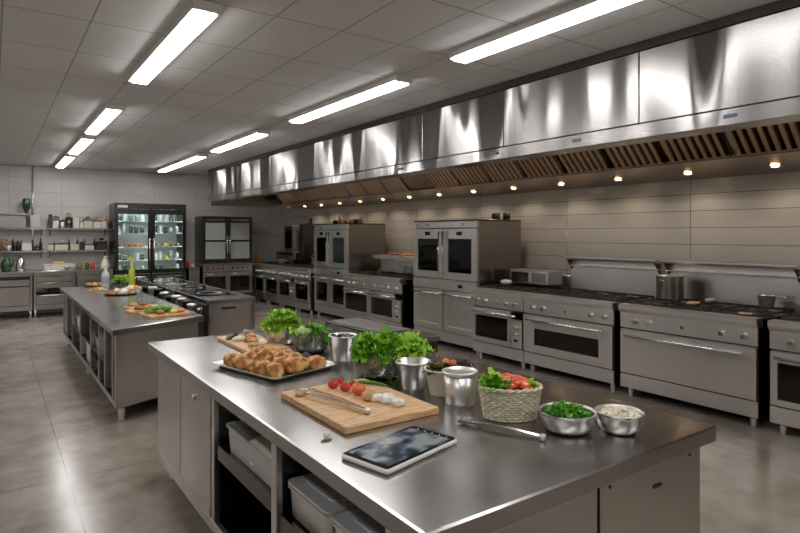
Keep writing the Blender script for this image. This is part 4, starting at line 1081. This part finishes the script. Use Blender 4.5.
# ------------------------------------------------------------------ back wall: refrigerator
FY = 13.45
fr = thing('display_refrigerator', 'tall dark refrigerator with two lit glass doors on the back wall', 'refrigerator', (2.10, FY, 0))
W, D, H = 1.46, .70, 2.31
mb = MB(); mb.box(0, .04, .03, D, .1, H); mb.box(W - .04, W, .03, D, .1, H); mb.box(.04, W - .04, .03, D, H - .1, H); mb.box(.04, W - .04, .03, D, .1, .78)
mb.box(W / 2 - .02, W / 2 + .02, .03, .10, .78, H - .1); mb.build('cabinet', 'steel_black', fr)
MB().box(.041, W - .041, D - .03, D - .001, .781, H - .101, 0).build('liner', 'white_plastic', fr)
MB().box(0, W, -.01, .029, H - .12, H, .004).build('header', 'steel_black', fr)
for i, z in enumerate((.79, 1.07, 1.36, 1.66, 1.92)):
    MB().box(.045, W - .045, .12, D - .035, z, z + .014, 0).build('shelf', 'white_plastic', fr)
for x in (.045, W / 2 - .045, W / 2 + .037, W - .053):
    MB().box(x, x + .008, .035, .06, .82, H - .13, 0).build('light_strip', 'fridge_light', fr)
MB().box(.06, W - .06, .12, .15, H - .115, H - .104, 0).build('light_strip', 'fridge_light', fr)
for s0, s1, hx in ((.003, W / 2 - .003, W / 2 - .045), (W / 2 + .003, W - .003, W / 2 + .045)):
    mb = MB(); zz0, zz1 = .80, H - .125
    mb.box(s0, s0 + .07, -.01, .028, zz0, zz1); mb.box(s1 - .07, s1, -.01, .028, zz0, zz1); mb.box(s0 + .07, s1 - .07, -.01, .028, zz0, zz0 + .09); mb.box(s0 + .07, s1 - .07, -.01, .028, zz1 - .11, zz1)
    d = mb.build('door', 'steel_black', fr)
    MB().box(s0 + .068, s1 - .068, .005, .012, zz0 + .088, zz1 - .108, 0).build('glass_pane', 'clear_glass', d)
    MB().cyl((hx, -.05, 1.05), (hx, -.05, 1.55), .013).cyl((hx, -.01, 1.09), (hx, -.05, 1.09), .009).cyl((hx, -.01, 1.51), (hx, -.05, 1.51), .009).build('door_handle', 'steel_bright', d)
for s0, s1 in ((.003, W / 2 - .003), (W / 2 + .003, W - .003)):
    d = MB().box(s0, s1, -.01, .028, .14, .79, .004).build('lower_door', 'steel_dark', fr)
    MB().box(s0 + .1, s1 - .1, -.03, -.01, .71, .735, .004).build('door_handle', 'steel_bright', d)
MB().box(.06, .25, -.014, -.0105, H - .10, H - .05, .001).build('name_plate', 'white_plastic', fr)
MB().box(.03, W - .03, .06, D - .02, 0, .099, 0).build('plinth', 'black_gap', fr)
# contents
lv = ['bottom', 'second', 'third', 'fourth', 'top']
def glassjar(label, c, r, h, mat, lid='white_plastic'):
    t = thing('glass_jar', label, 'jar', c, group='jars in the refrigerator')
    MB().lathe([(0, 0), (r, 0), (r, h * .8), (r * .8, h * .9), (0, h * .9)], n=12).build('body', mat, t)
    MB().lathe([(r * .85, h * .88), (r * .85, h), (0, h)], n=12).build('lid', lid, t)
rd = random.Random(21)
for si, z in enumerate((.804, 1.074, 1.374, 1.674, 1.934)):
    for side in (0, 1):
        for k in range(5):
            x = 2.10 + .13 + side * .73 + k * .115 - .0; y = FY + .26 + rd.uniform(-.05, .05)
            where = ORD[k] + ' from the left on the ' + lv[si] + ' shelf behind the ' + ('left' if side == 0 else 'right') + ' refrigerator door'
            if si == 2:
                m = rd.choice(['brown_food', 'orange_food', 'yellow_food'])
                place(MB().ball((0, 0, .03), .05, .06, .05, .3, 3, k, flat=.029), 'food_portion', m, m.split('_')[0] + ' food portion, ' + where, 'food', (x, y, z), group='food portions in the refrigerator')
            elif si == 0 and k in (2, 3) or si == 1 and k == 2:
                place(MB().ball((0, 0, .04), .055, .06, .05, .3, 3, k, flat=.039), 'lemon_heap', 'yellow_food', 'yellow fruit, ' + where, 'fruit', (x, y, z), group='fruit in the refrigerator')
            else:
                m = rd.choice(['white_ceramic', 'smoked_glass', 'smoked_glass', 'white_plastic', 'clear_plastic'])
                glassjar({'white_ceramic': 'white', 'smoked_glass': 'grey glass', 'white_plastic': 'pale', 'clear_plastic': 'clear'}[m] + ' jar, ' + where, (x, y, z), .04, rd.uniform(.12, .2), m)

# glass door cabinet over two ovens
gc = thing('glass_door_cabinet', 'dark steel cupboard with two frosted glass doors over two ovens', 'cabinet', (3.95, 13.52, 0))
W, D, H = 1.17, .66, 2.06
mb = MB(); mb.box(0, .03, .03, D, .97, H); mb.box(W - .03, W, .03, D, .97, H); mb.box(.03, W - .03, .03, D, H - .05, H); mb.box(.03, W - .03, D - .03, D, .97, H - .05)
mb.build('upper_shell', 'steel_dark', gc)
MB().box(.031, W - .031, D - .045, D - .031, .975, H - .051, 0).build('liner', 'white_plastic', gc)
for z in (1.25, 1.52): MB().box(.032, W - .032, .06, D - .05, z, z + .012, 0).build('shelf', 'steel_ware', gc)
for s0, s1, hx in ((.003, W / 2 - .003, W / 2 - .03), (W / 2 + .003, W - .003, W / 2 + .03)):
    mb = MB(); mb.box(s0, s0 + .06, 0, .028, .985, H - .01); mb.box(s1 - .06, s1, 0, .028, .985, H - .01); mb.box(s0 + .06, s1 - .06, 0, .028, .985, 1.07); mb.box(s0 + .06, s1 - .06, 0, .028, H - .15, H - .01); mb.box(s0 + .06, s1 - .06, 0, .028, 1.47, 1.51)
    d = mb.build('door', 'steel_dark', gc)
    MB().box(s0 + .058, s1 - .058, .012, .018, 1.06, H - .14, 0).build('glass_pane', 'frosted_glass', d)
    MB().cyl((hx, -.04, 1.2), (hx, -.04, 1.6), .012).cyl((hx, 0, 1.23), (hx, -.04, 1.23), .008).cyl((hx, 0, 1.57), (hx, -.04, 1.57), .008).build('door_handle', 'steel_bright', d)
    MB().box(s0 + .08, s1 - .08, -.006, 0, H - .10, H - .06, .001).build('control_strip', 'filter_metal', d)
MB().box(-.01, W + .01, -.02, D, .93, .968, .004).build('middle_worktop', 'steel_front_x', gc)
MB().box(0, W, .03, D, .1, .929, .003).build('lower_body', 'steel_dark', gc)
for s0, s1 in ((.003, W / 2 - .003), (W / 2 + .003, W - .003)):
    mb = MB(); mb.box(s0, s0 + .05, 0, .029, .25, .76); mb.box(s1 - .05, s1, 0, .029, .25, .76); mb.box(s0 + .05, s1 - .05, 0, .029, .25, .31); mb.box(s0 + .05, s1 - .05, 0, .029, .66, .76)
    d = mb.build('oven_door', 'steel_front_x', gc)
    MB().box(s0 + .048, s1 - .048, .01, .02, .305, .665, 0).build('door_window', 'black_glass', d)
    MB().cyl((s0 + .05, -.045, .72), (s1 - .05, -.045, .72), .011).cyl((s0 + .08, 0, .72), (s0 + .08, -.045, .72), .008).cyl((s1 - .08, 0, .72), (s1 - .08, -.045, .72), .008).build('door_handle', 'steel_bright', d)
    MB().box(s0, s1, -.005, .029, .77, .925, .003).build('control_panel', 'steel_front_x', gc)
    for q in (.2, .4, .6, .8): MB().cyl((s0 + q * (s1 - s0), -.005, .85), (s0 + q * (s1 - s0), -.03, .85), .018, 14).build('knob', 'steel_dark', gc)
MB().box(.04, W - .04, .08, D - .02, 0, .099, 0).build('plinth', 'black_gap', gc)
# low cabinet between fridge and cabinet
lc = thing('low_cabinet', 'narrow low steel cabinet between the refrigerator and the glass door cupboard', 'cabinet', (3.625, 13.5, 0))
MB().box(0, .255, .02, .68, .1, .86).build('body', 'steel_dark', lc); MB().box(0, .255, 0, .68, .861, .89).build('worktop', 'steel_front_x', lc)
MB().box(.01, .245, 0, .019, .12, .85).build('door', 'steel_front_x', lc); MB().box(.02, .235, .05, .66, 0, .099, 0).build('plinth', 'black_gap', lc)
place(MB().lathe([(0, 0), (.04, 0), (.04, .08), (.02, .11), (.02, .16), (0, .16)], n=16), 'sauce_bottle', 'red_plastic', 'red sauce bottle on the narrow low cabinet', 'bottle', (3.67, 13.75, .891))
place(MB().ball((0, 0, .03), .05, .04, .035, .1, 3, 1, flat=.03), 'lemon', 'yellow_food', 'yellow lemon beside the red sauce bottle', 'fruit', (3.76, 13.65, .891))
# corner filler counter between cabinet and cooking line
cc = thing('corner_counter', 'steel corner counter between the glass door cupboard and the cooking line', 'counter', (5.14, 13.72, 0))
MB().box(0, 1.19, .0, .46, .1, .90).build('body', 'steel_dark', cc); MB().box(0, 1.19, -.01, .46, .901, .94).build('worktop', 'steel_front_x', cc); MB().box(.03, 1.16, .05, .44, 0, .099, 0).build('plinth', 'black_gap', cc)
place(MB().lathe([(0, 0), (.05, 0), (.05, .2), (.03, .24), (0, .24)], n=16), 'spray_bottle', 'orange_food', 'orange bottle standing on the corner counter', 'bottle', (5.4, 13.9, .9405))

# ------------------------------------------------------------------ back wall left: cabinets, worktop, shelves
CY = 13.45
def base_unit(x0, x1, label, kind):
    t = thing('base_cabinet', label, 'cabinet', (x0, CY, 0), group='base cabinets on the back wall')
    w = x1 - x0
    mb = MB(); mb.box(0, .04, .0, .70, .16, .87); mb.box(w - .04, w, 0, .70, .16, .87); mb.box(.04, w - .04, .68, .70, .16, .87); mb.box(.04, w - .04, .02, .68, .16, .19); mb.box(.04, w - .04, 0, .03, .83, .87)
    mb.box(.04, w - .04, .0, .03, .16, .25)
    mb.build('carcass', 'steel_front_x', t)
    if kind == 0:
        d = MB().box(.045, w - .045, -.01, .02, .26, .62, .004).build('door', 'steel_front_x', t); MB().box(w - .17, w - .11, -.02, -.01, .48, .50, .003).build('door_handle', 'steel_bright', d)
        d = MB().box(.045, w - .045, -.01, .02, .64, .76, .004).build('drawer', 'steel_front_x', t); MB().box(.05, w - .05, -.022, -.01, .74, .757, .003).build('drawer_handle', 'steel_bright', d)
    else:
        for a, b in ((.70, .82), (.58, .68), (.26, .44)):
            d = MB().box(.045, w - .045, -.01, .02, a, b, .004).build('drawer', 'steel_front_x', t); MB().box(w / 2 - .14, w / 2 + .14, -.02, -.01, b - .025, b - .012, .003).build('drawer_handle', 'steel_dark', d)
        if kind == 1: MB().box(.06, w - .06, .2, .6, .45, .456, 0).build('shelf', 'steel_dark', t)
    for x in (.03, w - .03):
        for y in (.04, .66): MB().lathe([(0, 0), (.022, 0), (.022, .16), (0, .16)], (x, y, 0), 12).build('leg', 'steel_ware', t)
base_unit(-1.0, -.12, 'leftmost steel base cabinet on the back wall, outside most of the view', 0)
base_unit(-.10, .64, 'steel base cabinet with a large square door at the left photo edge', 0)
base_unit(.66, 1.38, 'steel base cabinet with open drawers in the middle of the back counter', 1)
base_unit(1.40, 2.07, 'steel base cabinet beside the tall refrigerator', 2)
tag(MB().box(-1.05, 2.08, CY - .03, YB - .02, .875, .92, .005).build('worktop', 'steel_front_x'), 'long steel worktop on the base cabinets along the back wall', 'worktop')
tub('black round topped pan inside the open middle base cabinet', (1.02, 13.75, .46), .12, .12, .09, 'black_plastic')

def shelf(x0, x1, z, label, dep=.26, th=.03):
    t = thing('wall_shelf', label, 'shelf', ((x0 + x1) / 2, YB, z)); h = (x1 - x0) / 2
    MB().box(-h, h, -dep, -.001, -th, 0).build('board', 'steel_front_x', t)
    for e in (-1, 1):
        m = MB(); xx = e * (h - .05); bm = m.bm
        m.box(xx - .006, xx + .006, -dep + .04, -.002, -th - .012, -th - .001, .001).box(xx - .006, xx + .006, -.014, -.002, -th - .13, -th - .012, .001)
        m.build('bracket', 'steel_dark', t)
ZS1, ZS2, ZS3 = 1.775, 1.31, 2.06
shelf(.93, 2.07, ZS1, 'upper steel wall shelf beside the refrigerator'); shelf(.93, 2.07, ZS2, 'lower steel wall shelf beside the refrigerator')
shelf(-.6, .88, ZS2, 'lower steel wall shelf at the left photo edge'); shelf(-.6, .88, ZS1, 'upper steel wall shelf at the left photo edge'); shelf(-.6, .62, ZS3, 'highest short wall shelf at the left photo edge', .3)
tag(MB().box(-.6, .55, YB - .30, YB - .02, ZS1 + .001, ZS3 - .045, .004).build('wall_cupboard', 'wall_steel'), 'plain grey steel box filling the space under the highest shelf', 'cupboard')
tub('clear plastic storage box on the upper left shelf under the green vase', (.72, YB - .15, ZS1 + .001), .10, .11, .26, 'clear_plastic')
t = thing('green_vase', 'green glass vase standing on the highest shelf', 'vase', (.565, YB - .15, ZS3 + .001))
MB().lathe([(0, 0), (.03, 0), (.035, .01), (.03, .03), (.065, .12), (.075, .22), (.06, .29), (.05, .31), (.056, .31), (.066, .29), (.07, .22), (.06, .12), (0, .06)], n=28).build('body', 'dark_green_glass', t)
t['label'] = 'green glass vase standing on the highest shelf'
def canister(label, c, r, h, mat, top, plant=None, sq=True):
    t = thing('canister', label, 'canister', c, group='canisters on the wall shelves')
    if sq: MB().box(-r, r, -r * .8, r * .8, 0, h, .008).build('body', mat, t); MB().box(-r * 1.04, r * 1.04, -r * .84, r * .84, h, h + .02, .004).build('lid', top, t)
    else: MB().lathe([(0, 0), (r, 0), (r, h), (0, h)], n=18).build('body', mat, t); MB().lathe([(r * 1.03, h), (r * 1.03, h + .02), (r * .3, h + .028), (.012, h + .05), (0, h + .05)], n=18).build('lid', top, t)
    return t
def cap_food(x, y, z, m, l): place(MB().ball((0, 0, .025), .045, .04, .03, .5, 2.5, x * 9, flat=.024), 'spice_bunch', m, l, 'food', (x, y, z))
rowdefs = {
 ('upper shelf beside the refrigerator', ZS1): [(.985, .035, .26, 'steel_dark', 'black_plastic', 1), (1.075, .055, .16, 'steel_ware', 'green_glass', 1), (1.20, .05, .13, 'steel_ware', 'black_plastic', 0), (1.32, .06, .20, 'steel_dark', 'black_plastic', 0), (1.45, .06, .22, 'steel_ware', 'steel_ware', 1), (1.555, .035, .13, 'white_plastic', 'brown_food', 1), (1.68, .08, .16, 'cream_label', 'black_plastic', 1), (1.85, .07, .14, 'white_ceramic', 'steel_dark', 1), (1.985, .055, .15, 'white_plastic', 'orange_food', 1)],
 ('lower shelf beside the refrigerator', ZS2): [(.99, .05, .12, 'cream_label', 'black_plastic', 1), (1.18, .12, .12, 'cream_label', 'black_plastic', 1), (1.42, .08, .10, 'cream_label', 'steel_ware', 1), (1.56, .04, .14, 'black_plastic', 'black_plastic', 0), (1.70, .085, .10, 'cream_label', 'black_plastic', 1), (1.94, .10, .16, 'steel_dark', 'black_plastic', 1)],
 ('lower shelf at the left edge', ZS2): [(.05, .07, .10, 'white_plastic', 'black_plastic', 1), (.26, .06, .12, 'steel_ware', 'brown_food', 0), (.42, .04, .16, 'black_plastic', 'black_plastic', 0), (.57, .085, .14, 'white_ceramic', 'white_ceramic', 1), (.75, .05, .07, 'steel_dark', 'black_plastic', 0)]}
cn = {'steel_dark': 'dark steel', 'steel_ware': 'steel', 'white_plastic': 'white', 'white_ceramic': 'white', 'cream_label': 'cream'  , 'black_plastic': 'black'}
for (w, z), its in rowdefs.items():
    for i, (x, r, h, m, top, sq) in enumerate(its):
        canister(cn[m] + (' square' if sq else ' round') + ' canister on the ' + w + ', ' + ORD[i] + ' from the left', (x, YB - .14, z + .001), r, h, m, top, sq=sq)
for x, z, h, m, l in [(1.075, ZS1, .18, 'stem_green', 'dark green herb bunch on the second canister of the upper shelf'), (1.32, ZS1, .25, 'orange_food', 'orange lump on the fourth canister of the upper shelf'), (1.68, ZS1, .18, 'brown_food', 'brown lump on the seventh canister of the upper shelf'), (1.85, ZS1, .16, 'orange_food', 'orange lump on the eighth canister of the upper shelf'),
    (1.985, ZS1, .17, 'yellow_food', 'yellow lump on the ninth canister of the upper shelf'), (1.18, ZS2, .14, 'steel_ware', 'grey lump on the second canister of the lower shelf'), (1.94, ZS2, .18, 'black_iron', 'black lump on the last canister of the lower shelf'), (.05, ZS2, .12, 'brown_food', 'brown lump on the first canister at the left edge'), (.26, ZS2, .17, 'bun_crust', 'golden lump on the second canister at the left edge')]:
    cap_food(x, YB - .14, z + h + .0215, m, l)
# small dark bottles standing behind the canisters
rd = random.Random(77)
for (w, z, xs) in (('upper shelf beside the refrigerator', ZS1, (1.02, 1.14, 1.26, 1.385, 1.51, 1.61, 1.77, 1.93, 2.03)), ('lower shelf beside the refrigerator', ZS2, (1.06, 1.33, 1.49, 1.62, 1.81, 2.04)), ('lower shelf at the left edge', ZS2, (.15, .34, .49, .67, .82))):
    for i, x in enumerate(xs):
        m, cc_ = rd.choice([('black_plastic', 'black'), ('dark_green_glass', 'dark green'), ('brown_food', 'brown'), ('black_plastic', 'black')])
        h = rd.uniform(.17, .27)
        t = thing('bottle', cc_ + ' bottle behind canisters, ' + w + ', ' + ORD[i] + ' from left', 'bottle', (x, YB - .045, z + .001), group='bottles behind the canisters')
        MB().lathe([(0, 0), (.024, 0), (.026, .005), (.026, h * .6), (.011, h * .78), (.011, h * .93), (0, h * .93)], n=12).build('body', m, t)
        MB().lathe([(.013, h * .92), (.013, h), (0, h)], n=10).build('cap', rd.choice(['orange_food', 'steel_bright', 'black_plastic', 'yellow_food']), t)
# on the back worktop
t = thing('glass_jug', 'dark green rounded jug on the back worktop at the left', 'jug', (.22, 13.85, .921))
MB().lathe([(0, 0), (.07, 0), (.095, .05), (.10, .12), (.07, .2), (.03, .25), (.03, .28), (0, .28)], n=26).build('body', 'dark_green_glass', t)
MB().tube([(.06, 0, .22), (.12, 0, .2), (.12, 0, .12), (.09, 0, .08)], .008, 8).build('handle', 'black_plastic', t)
t = thing('kettle', 'tall bright steel kettle beside the dark green jug', 'kettle', (.46, 13.85, .921))
MB().lathe([(0, 0), (.085, 0), (.09, .02), (.08, .16), (.05, .24), (.02, .27), (0, .27)], n=26).build('body', 'steel_bright', t)
MB().tube([(-.06, 0, .2), (-.13, 0, .2), (-.13, 0, .08), (-.08, 0, .06)], .009, 8).build('handle', 'black_plastic', t)
MB().lathe([(.012, .27), (.016, .29), (0, .3)], n=12).build('lid_knob', 'black_plastic', t)
tub('long white food box on the back worktop with yellow food', (1.12, 13.9, .921), .28, .12, .11, 'white_plastic')
place(MB().ball((0, 0, .02), .12, .06, .03, .3, 3, 2, flat=.019), 'yellow_rice', 'yellow_food', 'yellow food heaped in the long white box', 'food', (1.12, 13.9, 1.03))
place(MB().lathe([(0, 0), (.13, 0), (.16, .015), (.12, .006), (0, .006)], n=28), 'plate', 'steel_ware', 'flat plate of leaves on the back worktop', 'plate', (1.28, 13.62, .921))
place(MB().greens((0, 0, .0), .10, .02, 24, .05, .02, .3, 2, 71), 'herb_leaves', 'mixed_leaf', 'dark herbs on the flat plate of the back worktop', 'herbs', (1.28, 13.62, .93))
place(MB().ball((0, 0, .05), .06, .05, .05, .1, 2, 1, flat=.049), 'brown_loaf', 'brown_food', 'round brown loaf beside the long white box', 'bread', (1.5, 13.9, .921))
for i, (x, m, l) in enumerate([(1.64, 'green_glass', 'small green pot on the back worktop'), (1.74, 'red_plastic', 'small red pot next to the green pot')]):
    place(MB().lathe([(0, 0), (.04, 0), (.045, .09), (.03, .12), (0, .13)], n=18), 'small_pot', m, l, 'pot', (x, 13.85, .921))
t = thing('food_bag', 'pale paper food bag standing beside the refrigerator', 'bag', (1.97, 13.75, .921))
MB().lathe([(0, 0), (.09, 0), (.10, .05), (.07, .16), (.03, .22), (.04, .26), (0, .25)], n=18).build('bag', 'cream_food', t); MB().lathe([(.036, .20), (.04, .21), (.036, .22)], n=16).build('tie', 'orange_food', t)

# ------------------------------------------------------------------ world and view
w = bpy.data.worlds.new('world'); SC.world = w; w.use_nodes = True
w.node_tree.nodes['Background'].inputs[0].default_value = (.5, .5, .52, 1); w.node_tree.nodes['Background'].inputs[1].default_value = .1
SC.view_settings.view_transform = 'Standard'; SC.view_settings.look = 'None'; SC.view_settings.gamma = 1; SC.view_settings.exposure = -.05
